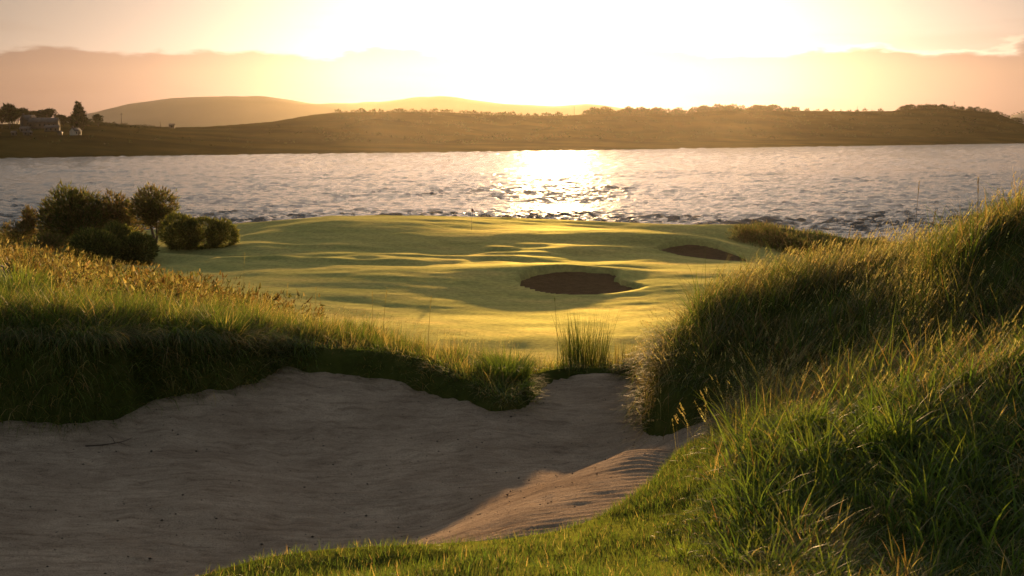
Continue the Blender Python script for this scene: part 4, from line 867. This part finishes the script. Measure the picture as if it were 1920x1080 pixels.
far_tree(196, .72, 10.5, 8.5, 33, 'lone round tree on the slope right of the conifer', n=700)
for k, (px, t_, hh, ww, lab) in enumerate([(4, .8, 13, 13, 'bulky tree at the far left edge of the farm wood'), (18, .75, 14, 13, 'broad tree, second from the left of the farm wood'), (31, .72, 17, 10, 'tallest pointed tree of the farm wood'), (41, .78, 13, 10, 'rounded tree right of the tallest in the farm wood'), (50, .95, 12, 11, 'tree behind the left end of the farm buildings'), (60, 1.0, 12, 9, 'tree directly behind the pale-gabled house'), (76, 1.0, 10.5, 9, 'tree behind the roof of the long farm building, left'), (90, 1.0, 10.5, 9, 'tree behind the roof of the long farm building, middle'), (106, .98, 11.5, 11, 'domed tree behind the right end of the long farm building'), (124, .85, 8, 8, 'low tree between the farm building and the conifer, left'), (136, .82, 7.5, 8, 'low tree between the farm building and the conifer, middle'), (147, .80, 7.5, 8, 'low tree close to the left of the conifer')]):
    far_tree(px, t_, hh, ww, 40 + k, lab)
# bushes of the hedge and woodland that reads as one mass on the headland
lob = []; r = np.random.default_rng(77)
def wood(lob, name, label, n, size, cols=(DARK, TWIG, GORSE), p=(.45, .3, .25)):
    link(name, crown_mesh(name, lob, n, size, list(cols), list(p), 78, .7, .4, .6), M_far, kind='stuff', label=label, cat='woodland')
for px in np.arange(172, 300, 3.0):
    P = shore_pt(px, .8 + .1 * r.random()); hh = r.uniform(.9, 1.9) * np.interp(px, [172, 230, 300], [1.6, 1.0, .7]); lob.append((P[0], P[1], P[2] + hh * .5, 2.0, 1.5, hh))
wood(lob, 'far_hedge', 'dark hedge running down the slope right of the farm', 3000, .6)
lob = []
for px in np.r_[np.arange(640, 900, 9), np.arange(905, 1060, 8), np.arange(1095, 1245, 4.0), np.arange(1250, 1480, 4.5), np.arange(1482, 1640, 14), np.arange(1672, 1810, 4), np.arange(1812, 1900, 7)]:
    P = shore_pt(px + r.normal(0, 2), r.uniform(.93, 1.03)); big = 1 + 1.0 * (1095 < px < 1480) + .5 * (px > 1672); hh = r.uniform(.7, 2.3) * big; lob.append((P[0], P[1], P[2] + hh * .45, hh * 1.3, hh, hh))
wood(lob, 'skyline_scrub', 'scrub and small trees along the skyline of the headland', 26000, 1.3)
lob = []
for k in range(520):
    px = r.uniform(600, 1890); t_ = r.uniform(.30, .95); P = shore_pt(px, t_); hh = r.uniform(.8, 2.4); lob.append((P[0], P[1], P[2] + hh * .2, hh * 2.0, hh * 1.4, hh))
for k in range(60):
    px = r.uniform(-50, 600); t_ = r.uniform(.1, .8); P = shore_pt(px, t_); hh = r.uniform(.4, 1.0); lob.append((P[0], P[1], P[2] + hh * .2, hh * 3, hh * 1.4, hh))
wood(lob, 'hillside_scrub', 'gorse and scrub covering the face of the headland', 26000, .9)
lob = []
for px in np.arange(1880, 2300, 5.0):
    u = (px - 960) / FPX / cp; yy = 2600; zt = at(px, np.interp(px, [1780, 1860, 1890, 1930, 2000, 2300], [245, 226, 216, 207, 200, 203]), yy)[2]; lob.append((u * yy, yy, zt + 1, 7, 6, r.uniform(2, 5)))
wood(lob, 'far_wood', 'hazy wood on the hill at the right edge', 1500, 2.5)
GP = 'poles on the far skyline'
for px, t_, hh, lab, arm in [(244, .95, 9.5, 'pole standing alone on the slope right of the lone round tree', True), (178, .95, 8, 'thin pole between the conifer and the lone tree', True), (1773, 1.0, 8.5, 'tallest pole on top of the headland at the right', True), (1789, 1.0, 5.5, 'short pole right of the tallest pole on the headland', False), (1592, 1.0, 6, 'thin pole on the flat skyline left of the headland top', False), (1075, 1.0, 9, 'faint pole on the skyline under the sun', False), (315, .9, 5, 'thin pole on the low saddle of the far shore', False)]:
    P = shore_pt(px, t_); root = link('utility_pole', None, label=lab, cat='pole', group=GP, loc=(P[0], P[1], P[2] - .5))
    v, q, t2 = tube([(0, 0, 0), (0, 0, hh * .6), (0, 0, hh + .5)], [.2, .17, .14], 7); link('post', mesh_np('post', v, q, t2), M_bark, root)
    if arm: v, q = boxes([(-1.0, 1.0, -.08, .08, hh - .5, hh - .25)]); link('crossarm', mesh_np('crossarm', v, q, smooth_=False), M_bark, root)
P = shore_pt(335, .93); house(335, .93, 4.0, 3, 2.4, 1.2, 'tiny dark hut on the low skyline of the far shore', M_wall2, name='hut', chim=0, win=1, group='farm buildings across the water')
